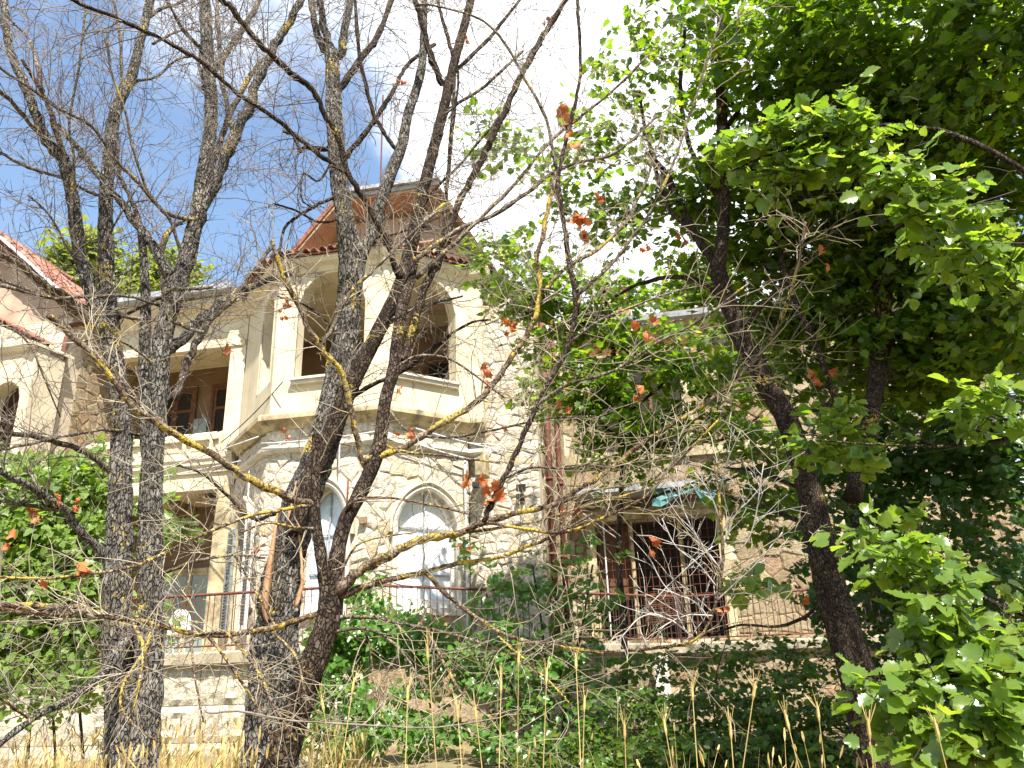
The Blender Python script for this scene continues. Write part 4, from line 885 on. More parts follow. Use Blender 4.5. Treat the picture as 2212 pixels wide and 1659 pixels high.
B = [
 ([(137,342),(102,307),(68,222),(44,164),(20,102),(10,34),(7,-20)], 24, 15, .2), ([(137,342),(112,250),(95,205),(68,160),(46,128)], 15, 7, -.3),
 ([(102,307),(79,284),(34,229),(0,198),(-30,180)], 11, 8, -.5), ([(95,215),(68,95),(20,40)], 9, 5, .3),
 ([(390,600),(365,590),(342,553),(321,513),(297,485),(260,437),(236,407),(212,376),(185,342),(150,300),(118,262)], 22, 10, .4),
 ([(360,660),(349,547),(366,499),(393,478),(410,468)], 17, 8, .3), ([(304,500),(294,455),(273,410),(258,376),(250,308),(246,250)], 12, 6, .2),
 ([(350,760),(386,745),(427,697),(478,656),(513,632),(581,605),(632,588)], 24, 10, .6), ([(380,860),(410,772),(441,711),(478,670),(513,636),(533,605),(560,570),(585,535)], 18, 8, .3),
 ([(415,520),(444,437),(478,359),(502,301),(533,239),(560,171),(581,126),(601,85),(632,34),(652,-10)], 30, 15, -.3), ([(440,420),(465,342),(489,267),(513,212),(547,154),(578,122)], 14, 10, .2),
 ([(506,300),(492,239),(478,147),(472,68),(468,-20)], 10, 8, .2), ([(440,190),(472,147),(506,89),(533,48),(575,-20)], 13, 10, .4),
 ([(440,475),(410,475),(362,461),(342,444),(290,386),(246,342),(198,273),(130,236),(62,188),(-20,132)], 9, 6, -.5),
 ([(240,430),(191,414),(137,386),(62,362),(-20,318)], 7, 6, -.3), ([(222,720),(147,639),(103,619),(51,578),(-20,535)], 13, 11, -.4),
 ([(345,660),(273,639),(178,641),(103,643),(-20,612)], 7, 8, -.3), ([(250,690),(350,640),(376,625),(425,624),(458,621)], 9, 7, -.6),
 ([(240,680),(164,656),(80,635),(-10,600)], 9, 6, -.3), ([(230,672),(300,688),(376,696),(405,708),(441,718)], 10, 8, -.4),
 ([(240,1020),(232,1012),(191,981),(137,960),(68,943),(-20,930)], 14, 11, -.5), ([(240,1215),(226,1199),(167,1140),(137,1100),(68,1053),(-20,1010)], 22, 13, -.6),
 ([(130,1098),(109,1100),(50,1090),(-20,1080)], 10, 8, -.2), ([(300,940),(239,928),(137,943),(60,960),(-10,974)], 8, 6, -.5),
 ([(300,1330),(256,1408),(209,1473),(120,1525),(71,1551),(-20,1622)], 19, 13, -1.0), ([(62,1551),(30,1530),(-10,1498)], 8, 6, -.2),
 ([(330,1240),(357,1235),(429,1211),(506,1199),(572,1205)], 9, 5, -.4), ([(235,660),(205,620),(160,560),(110,470),(60,420)], 7, 4, -.3),
 ([(455,210),(430,140),(445,60),(440,0)], 8, 5, .3), ([(318,40),(345,20),(380,10),(410,-5)], 9, 5, .2), ([(440,110),(400,70),(370,20),(350,-20)], 9, 6, -.3),
 ([(263,205),(262,120),(255,50),(240,-20)], 8, 5, .2), ([(262,190),(300,175),(340,165),(380,130),(420,120)], 7, 4, .4), ([(330,95),(380,70),(420,60)], 6, 4, .3),
 ([(190,610),(170,560),(155,470),(160,350),(150,260),(170,150),(185,20)], 8, 4, -.5), ([(205,650),(215,560),(250,480),(300,400)], 6, 3, -.4),
 ([(0,700),(60,740),(130,900)], 5, 3, .2), ([(398,575),(370,480),(330,430),(290,330),(270,240),(240,150),(230,60)], 8, 4, -.5), ([(345,800),(300,760),(240,730),(160,740)], 7, 4, -.4)]
for st, a, b, dr in B: t1.limb('branch', st, a, b, dr, BARK if a > 18 else BRANCH, twigs=.9)
t1.limb('broken_branch', [(230,1335),(170,1318),(90,1312),(-20,1306)], 22, 16, -.5, BARKL, twigs=.6)
t1.twigs(1.55, TWIG, 3, L0=.66, sub=1.05, r0=1.1)

# --- central tree with a torn trunk and a second leader
t2 = Tree('bare_tree', 'tall leafless tree before the arched bay, its thick furrowed trunk torn to orange wood', 'tree', 580, 1655, 6.2)
t2.trunk('trunk', [(582, 1655), (588, 1500), (596, 1400), (606, 1290), (618, 1210), (640, 1120), (672, 1030), (705, 940), (730, 830), (744, 740), (754, 640), (756, 560), (746, 480), (734, 400), (727, 320), (721, 230), (718, 150), (716, 110)],
         [124, 116, 112, 98, 88, 78, 74, 70, 66, 62, 58, 54, 48, 43, 39, 36, 32, 30], seed=21, bark=.22, n=54, ny=230)
t2.trunk('leader', [(636, 1150), (680, 1010), (718, 930), (765, 820), (800, 750), (846, 660), (870, 600), (884, 550), (909, 433), (926, 365), (943, 296), (960, 228), (974, 166), (988, 108), (998, 74), (1022, -20)],
         [38, 44, 42, 40, 38, 34, 32, 31, 30, 27, 26, 24, 22, 20, 19, 16], seed=22, bark=.12, m=BARKD, dist=6.0, ext=False, n=22, ny=130)
t2.trunk('leader', [(752, 700), (768, 620), (779, 553), (807, 495), (824, 433), (848, 365), (868, 313), (882, 245), (902, 184), (913, 125), (918, -20)], [30, 32, 31, 28, 27, 25, 22, 20, 18, 15, 12], seed=23, bark=.12, dist=6.2, ext=False, n=22, ny=90)
B = [
 ([(716,112),(694,102),(680,44),(668,-20)], 17, 13, .1), ([(716,112),(704,75),(694,20),(690,-30)], 17, 13, -.2), ([(718,125),(738,113),(745,68),(760,-20)], 18, 13, .2),
 ([(728,365),(742,344),(762,320),(796,279),(824,238),(848,197),(865,165),(890,130),(940,95)], 14, 7, .5), ([(722,200),(738,187),(779,125),(813,84),(850,-10)], 15, 11, .4),
 ([(872,330),(858,324),(834,293),(810,252),(793,194),(779,136),(772,74),(766,-20)], 10, 7, -.3), ([(728,324),(700,322),(653,320),(649,327),(640,305),(632,290),(612,284)], 11, 7, .2),
 ([(880,555),(865,600),(848,560),(841,533),(813,478),(779,417),(752,376),(731,301),(701,246),(670,188),(636,164),(588,120),(547,79),(502,20),(470,-10)], 13, 12, -.9),
 ([(752,376),(742,369),(701,342),(649,301),(581,246),(513,202),(444,140),(376,99),(308,65),(239,34),(185,14),(140,-10)], 10, 8, -.2),
 ([(960,200),(967,171),(1019,120),(1070,68),(1130,-10)], 10, 6, .4), ([(955,180),(950,171),(926,103),(909,41),(890,-20)], 15, 11, -.2), ([(978,120),(965,70),(950,20),(945,-20)], 9, 7, .1),
 ([(960,250),(981,229),(1036,195),(1087,150),(1130,110)], 8, 5, .3), ([(966,200),(981,171),(976,273),(964,410),(957,513),(945,560)], 8, 9, -.4), ([(972,150),(990,160),(975,310),(962,410)], 5, 4, .1),
 ([(895,500),(930,420),(990,360),(1040,300),(1090,240)], 7, 4, .5), ([(640,1120),(600,1108),(545,1120),(480,1060),(430,1020),(380,1005)], 9, 5, .4),
 ([(730,830),(760,790),(800,730),(850,690),(920,660),(1000,640)], 16, 5, -.4), ([(705,940),(740,880),(790,840),(870,800),(945,745)], 12, 10, -.4), ([(945,745),(1010,700),(1060,690)], 8, 4, -.2),
 ([(745,745),(700,690),(660,660),(600,640)], 7, 4, -.4), ([(757,560),(800,520),(870,500),(950,470)], 7, 4, .3), ([(744,470),(690,480),(640,455),(590,440)], 6, 4, -.3),
 ([(727,330),(690,390),(655,375),(652,430),(680,450)], 5, 4, -.2), ([(735,420),(690,440),(640,470),(615,495),(600,560)], 8, 5, -.3)]
for st, a, b, dr in B: t2.limb('branch', st, a, b, dr, BARK if a > 15 else BARKD, twigs=.9)
# torn strip of bare wood on the west side of the trunk
P2, R2 = t2.last if False else (None, None)
sv = []; sf = []
for i, (x, y, w) in enumerate([(594, 1108, 5), (588, 1150, 9), (580, 1200, 13), (573, 1250, 16), (566, 1300, 18), (567, 1330, 10), (572, 1345, 3)]):
    for j, (dx, dd) in enumerate(((-w/2, .03), (-w*.15, -.035), (w*.25, -.03), (w/2, .03))):
        sv.append(at(x + 6 + dx, y, 6.2 - .155 + dd))
for i in range(6):
    for j in range(3): sf.append((i*4+j, i*4+j+1, (i+1)*4+j+1, (i+1)*4+j))
part('torn_wood', sv, sf, WOOD, t2.root, True)
t2.limb('splinter', [(624, 1130), (632, 1080), (640, 1040)], 9, 2, 0, WOOD, dist=6.05, twigs=0); t2.limb('splinter', [(640, 1310), (652, 1260), (650, 1200), (645, 1150)], 9, 4, 0, WOOD, dist=6.03, twigs=0)
t2.twigs(1.7, TWIG, 5, L0=.64, sub=1.05, r0=1.1)

# --- dark forked tree in front, with long lichened arms
t3 = Tree('bare_tree', 'dark leafless forked tree with long lichen covered arms and a sawn stub', 'tree', 610, 1655, 4.9)
t3.trunk('trunk', [(600, 1660), (632, 1560), (660, 1480), (682, 1415), (702, 1365), (713, 1310), (712, 1262), (708, 1235)], [80, 70, 62, 60, 58, 54, 50, 44], seed=31, bark=.14, m=BARKD, n=36, ny=110)
t3.trunk('sawn_stub', [(712, 1270), (700, 1240), (690, 1180), (681, 1107), (682, 1020), (683, 940)], [28, 26, 23, 22, 20, 19], seed=32, bark=.10, m=BARKD, ext=False, n=18, ny=50)
t3.trunk('stem', [(714, 1290), (728, 1200), (745, 1130), (770, 1080), (800, 1017), (820, 957), (832, 868), (850, 800), (858, 730), (868, 670), (884, 610), (895, 560)], [34, 34, 32, 32, 31, 30, 28, 27, 26, 25, 23, 21], seed=33, bark=.12, m=BARKD, ext=False, n=22, ny=100, drift=.3)
B = [
 ([(862,760),(875,775),(890,707),(920,620),(957,547),(971,495),(995,427),(1029,369),(1053,318),(1073,273),(1094,232),(1121,171),(1155,109),(1189,51),(1237,-20)], 18, 12, .6, BARKD),
 ([(722,1300),(735,1275),(778,1235),(850,1193),(915,1163),(993,1152),(1046,1128)], 26, 14, -.3, BARKL), ([(1046,1128),(1058,1094),(1088,1034),(1124,957),(1160,874),(1195,808),(1231,737),(1243,660),(1231,570),(1220,495),(1207,433),(1203,399),(1220,313),(1237,245),(1251,177),(1253,108),(1249,40),(1247,-20)], 13, 7, .2, BARKD),
 ([(1046,1128),(1136,1105),(1195,1090),(1248,1058),(1307,1022),(1397,951),(1486,897),(1545,856),(1605,802),(1659,742),(1694,671),(1724,570),(1740,480)], 13, 6, .3, BARKL),
 ([(993,1152),(1080,1140),(1180,1120),(1290,1085),(1380,1060),(1440,1010)], 8, 4, .3, BARKL), ([(1046,1128),(1120,1140),(1215,1150),(1300,1120),(1390,1075),(1450,1010),(1560,900)], 8, 5, -.3, BARKL),
 ([(722,1310),(731,1295),(778,1271),(838,1253),(921,1235),(987,1217),(1076,1205),(1136,1181),(1190,1160),(1280,1110)], 15, 5, -.3, BARKL), ([(921,1238),(969,1289),(1034,1336),(1094,1372),(1166,1390),(1296,1408),(1400,1402),(1490,1388),(1535,1340),(1560,1230),(1556,1110),(1545,1000)], 9, 6, -.4, BARKL),
 ([(690,1095),(663,1087),(547,1039),(478,995),(359,926),(284,875),(226,796),(161,731),(103,680)], 17, 13, -.3, BARKL), ([(352,918),(349,909),(290,861),(239,793),(185,748),(161,722),(130,690)], 9, 8, .2, BRANCH),
 ([(700,1325),(673,1330),(596,1354),(536,1366),(441,1372),(357,1354),(286,1339),(179,1330),(60,1325),(-20,1312)], 13, 9, -.3, BARKL),
 ([(690,1085),(650,1095),(596,1104),(536,1116),(417,1163),(298,1220),(161,1244),(80,1250),(-20,1246)], 8, 6, -.5, BARKL), ([(690,1140),(640,1140),(580,1130),(520,1150)], 6, 4, -.3, BARKL),
 ([(800,1010),(784,999),(766,921),(751,850),(737,802),(701,760),(671,719),(647,665),(611,594),(597,550),(585,518)], 13, 10, -.4, BARKL), ([(700,758),(689,754),(719,707),(755,635),(800,590),(838,552),(900,495),(960,440)], 9, 6, .2, BRANCH),
 ([(786,1000),(796,993),(874,963),(957,915),(1034,865),(1076,814),(1106,772),(1136,725),(1160,671),(1166,600),(1160,555),(1172,513),(1189,427),(1203,372)], 16, 9, .2, BARKL),
 ([(1166,640),(1220,580),(1290,540),(1350,480),(1400,380),(1430,290)], 9, 5, .4, BRANCH), ([(895,570),(900,560),(984,499),(1073,461),(1140,415),(1189,376),(1250,350),(1330,330),(1420,250)], 11, 5, .5, BRANCH), ([(900,600),(960,545),(1060,450),(1114,396),(1195,300),(1320,200),(1400,120)], 10, 5, .4, BRANCH),
 ([(1203,369),(1179,256),(1135,171),(1087,89),(1036,41),(947,14),(900,10)], 8, 4, -.3, BRANCH), ([(1203,380),(1217,461),(1227,560),(1250,640),(1240,700)], 8, 8, -.3, BARKD),
 ([(536,1366),(423,1372),(417,1426),(429,1509),(440,1560)], 7, 4, -.2, BARKL), ([(445,1372),(453,1378),(506,1449),(566,1545),(600,1640)], 8, 4, -.3, BARKL), ([(490,1368),(500,1378),(554,1444),(590,1521),(640,1600)], 7, 4, -.3, BARKL),
 ([(590,1365),(640,1420),(660,1500),(700,1560)], 6, 3, -.3, BARKL), ([(715,1350),(719,1336),(796,1333),(874,1348),(957,1366),(1076,1402),(1150,1450),(1220,1540)], 9, 4, -.2, BRANCH), ([(712,1370),(719,1366),(802,1360),(874,1414),(920,1500)], 8, 4, -.3, BRANCH),
 ([(784,1340),(784,1348),(802,1414),(808,1497),(832,1563)], 5, 3, -.2, BARKL), ([(927,1360),(927,1366),(969,1450),(1011,1515),(1064,1551)], 7, 5, -.2, BARKL), ([(1076,1375),(1150,1440),(1190,1475),(1240,1530)], 5, 3, -.3, BARKL),
 ([(288,1345),(310,1400),(300,1480),(285,1540)], 8, 4, -.2, BARKL), ([(330,1350),(310,1410),(270,1470),(262,1530),(300,1575),(340,1600)], 7, 4, -.3, BARKL), ([(596,1354),(560,1290),(520,1220),(510,1180)], 5, 3, .2, BARKL),
 ([(730,1250),(770,1180),(830,1160),(900,1150)], 6, 3, -.2, BARKL), ([(725,1150),(760,1085),(830,1075),(930,1090),(1010,1110)], 7, 5, -.2, BARKL), ([(830,870),(880,930),(960,945),(1060,930),(1180,905),(1260,900)], 6, 4, -.2, BRANCH),
 ([(850,800),(900,770),(980,780),(1090,860)], 6, 4, -.2, BRANCH), ([(1088,1034),(1150,1010),(1240,1010),(1330,980)], 6, 4, -.3, BRANCH), ([(1160,874),(1230,830),(1330,800),(1420,740),(1500,700),(1620,610)], 8, 4, -.3, BRANCH), ([(1230,740),(1300,690),(1400,650),(1480,620)], 6, 4, .2, BRANCH),
 ([(820,957),(870,975),(960,985),(1080,1000)], 6, 4, -.2, BARKL), ([(1195,1095),(1280,1060),(1360,1050)], 6, 3, -.2, BARKL), ([(1245,640),(1330,560),(1420,430),(1490,250),(1560,30)], 7, 4, .2, BRANCH)]
for st, a, b, dr, m in B: t3.limb('branch', st, a, b, dr, m, twigs=1.0)
t3.limb('bare_bough', [(440,1533),(460,1540),(512,1536),(596,1551),(641,1557),(778,1566),(921,1572),(1005,1563),(1076,1551)], 4.5, 3, .1, TWIG, dist=4.3, twigs=.6)
t3.twigs(1.65, TWIGL, 8, L0=.46, sub=.95, r0=.9)
# bleached dead spray at the end of the drooping arm
t3.limbs = []
for st in ([(1535,1340),(1500,1300),(1440,1270),(1400,1200)], [(1556,1230),(1500,1150),(1470,1080),(1460,1010)], [(1560,1180),(1590,1110),(1620,1080),(1660,1030)], [(1545,1300),(1600,1250),(1650,1200),(1690,1150)], [(1500,1380),(1450,1340),(1390,1330),(1330,1390)], [(1555,1120),(1530,1060),(1500,1020)], [(1556,1060),(1570,1000),(1600,930)], [(1400,1402),(1380,1340),(1420,1290),(1480,1230),(1540,1180)], [(1560,1200),(1620,1160),(1650,1000)],
           [(1540,1330),(1480,1330),(1420,1360)], [(1550,1270),(1510,1220),(1460,1180),(1430,1120)]):
    t3.limb('dead_spray', st, 3.6, 2.0, -.15, TWIGW, twigs=2.4, n=5)
t3.twigs(1.0, TWIGW, 17, L0=.2, sub=.7, r0=.62, name='dead_twigs', levels=1)

# ------------------------------------------------------------------ leaves
def tmpl_lobed():
    h = [(0, 0), (.16, .06), (.46, .10), (.40, .26), (.56, .48), (.36, .52), (.34, .76), (.17, .74), (0, 1.0)]
    v = [(0, .42, -.03)]; 
    for x, y in h: v.append((x, y, .20*abs(x) - .18*(y-.4)**2))
    for x, y in h[-2:0:-1]: v.append((-x, y, .20*abs(x) - .18*(y-.4)**2))
    k = len(v) - 1; return np.array(v), np.array([(0, 1+i, 1+(i+1) % k) for i in range(k)])
def tmpl_round():
    h = [(0, 0), (.30, .03), (.36, .16), (.47, .20), (.42, .34), (.52, .44), (.40, .54), (.42, .68), (.26, .74), (.20, .88), (0, 1.0)]
    v = [(0, .40, -.04)]
    for x, y in h: v.append((x, y, .24*abs(x) - .24*(y-.35)**2 + .03*math.sin(y*31)))
    for x, y in h[-2:0:-1]: v.append((-x, y, .24*abs(x) - .24*(y-.35)**2 + .03*math.sin(y*27)))
    k = len(v) - 1; return np.array(v), np.array([(0, 1+i, 1+(i+1) % k) for i in range(k)])
def tmpl_small():
    v = np.array([(0, 0, 0), (.42, .28, .10), (.36, .66, .06), (0, 1, -.08), (-.36, .66, .06), (-.42, .28, .10)]); return v, np.array([(0, 1, 2), (0, 2, 3), (0, 3, 4), (0, 4, 5)])
def tmpl_tri():
    v = np.array([(0, 0, 0), (.5, .2, .08), (.3, .52, .04), (.28, .70, .03), (0, 1, -.06), (-.28, .70, .03), (-.3, .52, .04), (-.5, .2, .08)]); return v, np.array([(0, 1, 2), (0, 2, 4), (2, 3, 4), (0, 4, 6), (4, 5, 6), (0, 6, 7)])
TM = {'lobed': tmpl_lobed(), 'round': tmpl_round(), 'small': tmpl_small(), 'tri': tmpl_tri()}
def frames(nrm, tip):
    y = tip/np.linalg.norm(tip, axis=1)[:, None]; z = nrm - y*np.sum(nrm*y, 1)[:, None]; z /= np.linalg.norm(z, axis=1)[:, None] + 1e-9
    return np.cross(y, z), y, z
def leaf_mesh(P, nrm, tip, size, kind):
    v, f = TM[kind]; X, Y, Z = frames(nrm, tip)
    W = P[:, None] + size[:, None, None]*(v[None, :, :1]*X[:, None] + v[None, :, 1:2]*Y[:, None] + v[None, :, 2:]*Z[:, None])
    F = f[None] + (np.arange(len(P))*len(v))[:, None, None]
    return W.reshape(-1, 3), F.reshape(-1, 3)
def sprigs(blobs, size, seed, per=9, L=.32, up=.9, toward=.45, spread=.55, gap=None, droop=.25):
    """leaves in flat sprays along short twigs; blobs = (x, y, rx, ry, dist, depth, sprays)"""
    r = np.random.default_rng(seed); PP = []; NN = []; TT = []; SS = []; tw = []
    for (x, y, rx, ry, dist, dep, ns) in blobs:
        c = at(x, y, dist); sc = zc_of(c)/F_PX
        for i in range(int(ns)):
            while True:
                q = r.uniform(-1, 1, 3)
                if q @ q < 1: break
            q = q/ max(1e-6, np.linalg.norm(q))*np.linalg.norm(q)**.7
            p = c + RT*q[0]*rx*sc + UP*q[1]*ry*sc + _hf*q[2]*dep
            if gap is not None and mnoise.noise(Vector(p*gap[0]) + Vector((seed, 0, 0))) < gap[1]: continue
            d = np.array([*(r.normal(0, 1, 2)), r.normal(-.15, .35)]) + (RT*q[0] + UP*q[1]*.4)*.6 - _hf*.25; d /= np.linalg.norm(d)
            n0 = np.array([0, 0, up]) - _hf*toward + r.normal(0, .25, 3); n0 /= np.linalg.norm(n0)
            side = np.cross(d, n0); side /= np.linalg.norm(side) + 1e-9
            LL = L*r.uniform(.6, 1.4); tw.append((p, p + d*LL))
            for j in range(per):
                t = (j + .5)/per; sg = 1 if j % 2 else -1
                tip = d*r.uniform(.2, .7) + side*sg*r.uniform(.4, 1.0) + np.array([0, 0, -droop]) + r.normal(0, .2, 3)
                if j == per-1: tip = d + r.normal(0, .2, 3)
                PP.append(p + d*LL*t + side*sg*size*.25 + r.normal(0, size*.25, 3)); TT.append(tip); NN.append(n0 + r.normal(0, spread, 3)); SS.append(size*r.uniform(.6, 1.3))
    return np.array(PP), np.array(NN), np.array(TT), np.array(SS), tw
def twig_mesh(tw, r=.003):
    v = []; f = []
    for a, b in tw:
        d = b - a; d /= np.linalg.norm(d); n1 = np.cross(d, [.3, .5, .8]); n1 /= np.linalg.norm(n1); n2 = np.cross(d, n1); k = len(v)
        a = a - d*.15
        for p, s_ in ((a, 1.3), (b, .5)):
            for an in (0, 2.094, 4.189): v.append(p + r*s_*(math.cos(an)*n1 + math.sin(an)*n2))
        f += [(k, k+1, k+4, k+3), (k+1, k+2, k+5, k+4), (k+2, k, k+3, k+5)]
    return v, np.array(f)
def foliage(parent, name, blobs, size, kind, m, seed, solo=0, twm=None, **kw):
    P, n, t, s, tw = sprigs(blobs, size, seed, **kw)
    if solo:                                          # the leaves that show largest are parts of their own
        vis = s/np.maximum(.5, (P - EYE) @ FWD); inside = np.ones(len(P), bool)
        zc = (P - EYE) @ FWD; xx = W_PX/2 + F_PX*((P-EYE) @ RT)/zc; yy = H_PX/2 - F_PX*((P-EYE) @ UP)/zc
        vis = np.where((xx > 0) & (xx < W_PX) & (yy > 0) & (yy < H_PX), vis, 0)
        pick = np.argsort(-vis)[:solo]; rest = np.setdiff1d(np.arange(len(P)), pick)
        v, f = TM[kind]; mes = []
        for q in range(3):
            vv = v.copy(); vv[:, 2] *= (.7, 1.2, 1.6)[q]; vv[:, 0] *= (1, .92, 1.08)[q]; me = mesh_np('leaf', vv, f, False); me.materials.append(m); mes.append(me)
        X, Y, Z = frames(n[pick], t[pick]); b0 = base_of(parent)
        for i, j in enumerate(pick):
            o = bpy.data.objects.new('leaf', mes[i % 3]); COL.objects.link(o); o.parent = parent; S_ = s[j]; p = P[j] - b0
            o.matrix_local = Matrix(((X[i][0]*S_, Y[i][0]*S_, Z[i][0]*S_, p[0]), (X[i][1]*S_, Y[i][1]*S_, Z[i][1]*S_, p[1]), (X[i][2]*S_, Y[i][2]*S_, Z[i][2]*S_, p[2]), (0, 0, 0, 1)))
        P, n, t, s = P[rest], n[rest], t[rest], s[rest]
    v, f = leaf_mesh(P, n, t, s, kind); part(name, v, f, m, parent, True, kind='stuff')
    if twm is not None: v, f = twig_mesh(tw); part(name.replace('foliage', 'twig') + '_stalks' if 'foliage' not in name else name.replace('foliage', 'twigs'), v, f, twm, parent, kind='stuff')

# --- big dark maple on the east side
m1 = Tree('maple_tree', 'large leafy maple with a dark leaning trunk right of the villa window', 'tree', 1900, 1655, 7.6)
m1.trunk('trunk', [(1902, 1660), (1850, 1450), (1800, 1290), (1768, 1150), (1738, 1020), (1697, 900), (1659, 838), (1629, 778), (1599, 719), (1569, 641), (1550, 585)], [96, 84, 76, 70, 64, 56, 50, 48, 44, 40, 36], seed=41, bark=.12, m=BARKD, dist=7.8, n=36, ny=130)
m1.trunk('trunk', [(1552, 590), (1562, 500), (1564, 400), (1560, 280), (1558, 150), (1560, -30)], [28, 27, 25, 24, 22, 20], seed=42, bark=.1, m=BARKD, dist=7.8, ext=False, n=16, ny=60)
m1.trunk('trunk', [(1910, 700), (1900, 500), (1905, 300), (1908, 150), (1905, -30)], [34, 34, 32, 30, 28], seed=43, bark=.1, m=BARKD, dist=8.6, ext=False, n=16, ny=60)
for st, a, b, dr in [([(1555,595),(1536,562),(1497,500),(1470,440),(1440,380),(1400,330)], 22, 10, .3), ([(1497,500),(1440,440),(1400,300),(1380,200)], 12, 6, .2), ([(1560,430),(1520,380),(1480,280),(1470,180),(1480,60)], 13, 7, .4), ([(1560,300),(1600,230),(1660,160),(1690,40)], 12, 7, .2),
    ([(1808,874),(1784,802),(1760,737),(1718,653),(1690,560),(1680,430)], 14, 9, .4), ([(1697,900),(1808,874)], 14, 13, 0), ([(1905,400),(1946,250),(2005,145),(2122,0)], 12, 8, -.3), ([(1905,320),(1850,250),(1810,130),(1790,20)], 10, 6, .2), ([(1910,560),(2010,470),(2110,420),(2240,380)], 12, 7, .2),
    ([(1768,1150),(1690,1110),(1600,1080),(1530,1060)], 12, 5, .5), ([(1740,1060),(1640,1020),(1560,1010)], 9, 4, .5), ([(1600,720),(1700,600),(1800,520)], 12, 7, -.4), ([(1569,641),(1480,600),(1390,610),(1330,640)], 14, 6, 1.5), ([(1800,1290),(1700,1350),(1600,1350),(1530,1375)], 9, 4, .6), ([(1910,690),(1880,900),(1840,1080)], 34, 40, -.6)]:
    m1.limb('branch', st, a, b, dr, BARKD, twigs=.5)
m1.twigs(1.0, STEM, 44, L0=.7, sub=.8)
SP = 1.0
up_bl = [(1700,110,200,130,7.6,.8,230),(1950,90,280,150,7.4,1.0,420),(2150,130,160,180,7.2,1.0,260),(1780,300,180,130,8.2,.9,260),(2050,330,240,150,8.2,1.0,360),(1480,120,110,110,8.0,.6,40),(1430,40,120,50,8.0,.5,24),(1500,350,100,90,8.2,.6,60),(1620,430,140,110,8.4,.8,150),
         (1850,470,220,130,8.6,1.0,330),(2120,520,160,160,8.6,1.0,300),(1720,600,170,120,9.0,.9,230),(1950,680,220,150,9.0,1.0,340),(2170,720,120,110,8.6,.8,150),(1850,780,140,100,9.2,.9,130),(2010,800,120,70,9.0,.7,70),(1640,760,90,90,9.2,.6,60),
         (1330,180,60,50,8.3,.4,10),(1300,300,80,50,8.4,.4,26),(1240,370,60,50,8.4,.4,16),(1100,330,90,55,8.6,.4,18),(1070,320,60,45,8.6,.4,12),(1130,560,70,50,9.0,.4,20),(1370,480,90,70,8.6,.5,50),(1290,430,70,60,8.5,.4,20),(1500,540,80,60,8.8,.5,40)]
foliage(m1.root, 'foliage', up_bl, .105, 'lobed', LEAF_MAPLE, 51, twm=STEM, per=9, L=.42, gap=(.9, -.30), droop=.35)
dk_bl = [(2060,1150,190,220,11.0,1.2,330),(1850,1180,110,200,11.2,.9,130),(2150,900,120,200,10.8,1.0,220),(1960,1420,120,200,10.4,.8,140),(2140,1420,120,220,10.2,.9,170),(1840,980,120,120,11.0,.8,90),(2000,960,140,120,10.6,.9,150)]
foliage(m1.root, 'shade_toned_foliage', dk_bl, .10, 'lobed', LEAF_DARK, 52, per=9, L=.4, droop=.3)  # leaves of the same maple, in a darker green standing for shade
# crown continued above the frame, with unseen leaves added to shade the east side
cr_ = []
for i in range(420): cr_.append(_hr*rng.uniform(2.5, 8.5) + _hf*rng.uniform(6.3, 9.0) + np.array([0, 0, rng.uniform(9.4, 11.3)]))
for i in range(260): cr_.append(_hr*rng.uniform(3.0, 6.6) + _hf*rng.uniform(2.8, 4.4) + np.array([0, 0, rng.uniform(8.0, 9.3)]))  # separate unseen patch, placed to throw shade on the trunk
cr_ += [_hr*rng.uniform(1.5, 6.0) + _hf*rng.uniform(10.5, 14.5) + np.array([0, 0, rng.uniform(10.8, 12.6)]) for i in range(40)]
r_ = np.random.default_rng(4); Pc = []
for c in cr_:
    for j in range(9): Pc.append(c + r_.normal(0, .22, 3))
Pc = np.array(Pc); v, f = leaf_mesh(Pc, np.array([0, 0, 1]) + r_.normal(0, .5, Pc.shape), r_.normal(0, 1, Pc.shape) + np.array([0, 0, -.3]), r_.uniform(.10, .17, len(Pc)), 'small')
part('shading_foliage', v, f, LEAF_MAPLE, m1.root, True, kind='stuff')

# --- young maple in front of the east wing
m2 = Tree('maple_tree', 'young slender maple with bright leaves in front of the upper villa windows', 'tree', 1345, 1560, 12.4)
for st, a, b, dr in [([(1345,1560),(1350,1400),(1335,1200),(1345,1000),(1340,860),(1320,720),(1300,600)], 16, 7, .2), ([(1340,900),(1420,840),(1480,780),(1540,740)], 8, 4, .3), ([(1342,960),(1290,900),(1240,850),(1200,820)], 7, 4, -.2), ([(1330,760),(1250,690),(1160,620),(1080,570)], 8, 4, -.3), ([(1345,1000),(1430,960),(1560,950),(1640,900)], 8, 4, .2), ([(1350,1100),(1450,1060),(1560,1040),(1650,1000)], 8, 4, .2)]:
    m2.limb('trunk' if a == 16 else 'branch', st, a, b, dr, BARKD, twigs=.8)
m2.twigs(.8, STEM, 45, L0=.6, sub=.7)
y_bl = [(1075,560,55,45,12.0,.5,26),(1120,610,80,60,12.0,.6,52),(1160,660,70,50,12.2,.5,34),(1230,650,90,60,12.4,.6,56),(1330,660,110,60,12.6,.6,64),(1210,740,70,60,12.4,.5,40),(1300,740,90,50,12.6,.6,44),(1390,800,130,70,12.6,.7,110),(1260,830,80,60,12.2,.5,52),(1330,890,110,70,12.4,.6,96),(1450,890,110,80,12.6,.6,96),(1560,850,90,80,12.6,.6,60),(1350,970,80,50,12.4,.5,44),(1620,1000,80,90,12.0,.6,74),(1640,1110,80,60,12.0,.6,44),(1180,860,50,60,12.2,.4,22),(1640,760,90,80,13.0,.6,60),(1480,760,100,60,12.8,.5,50)]
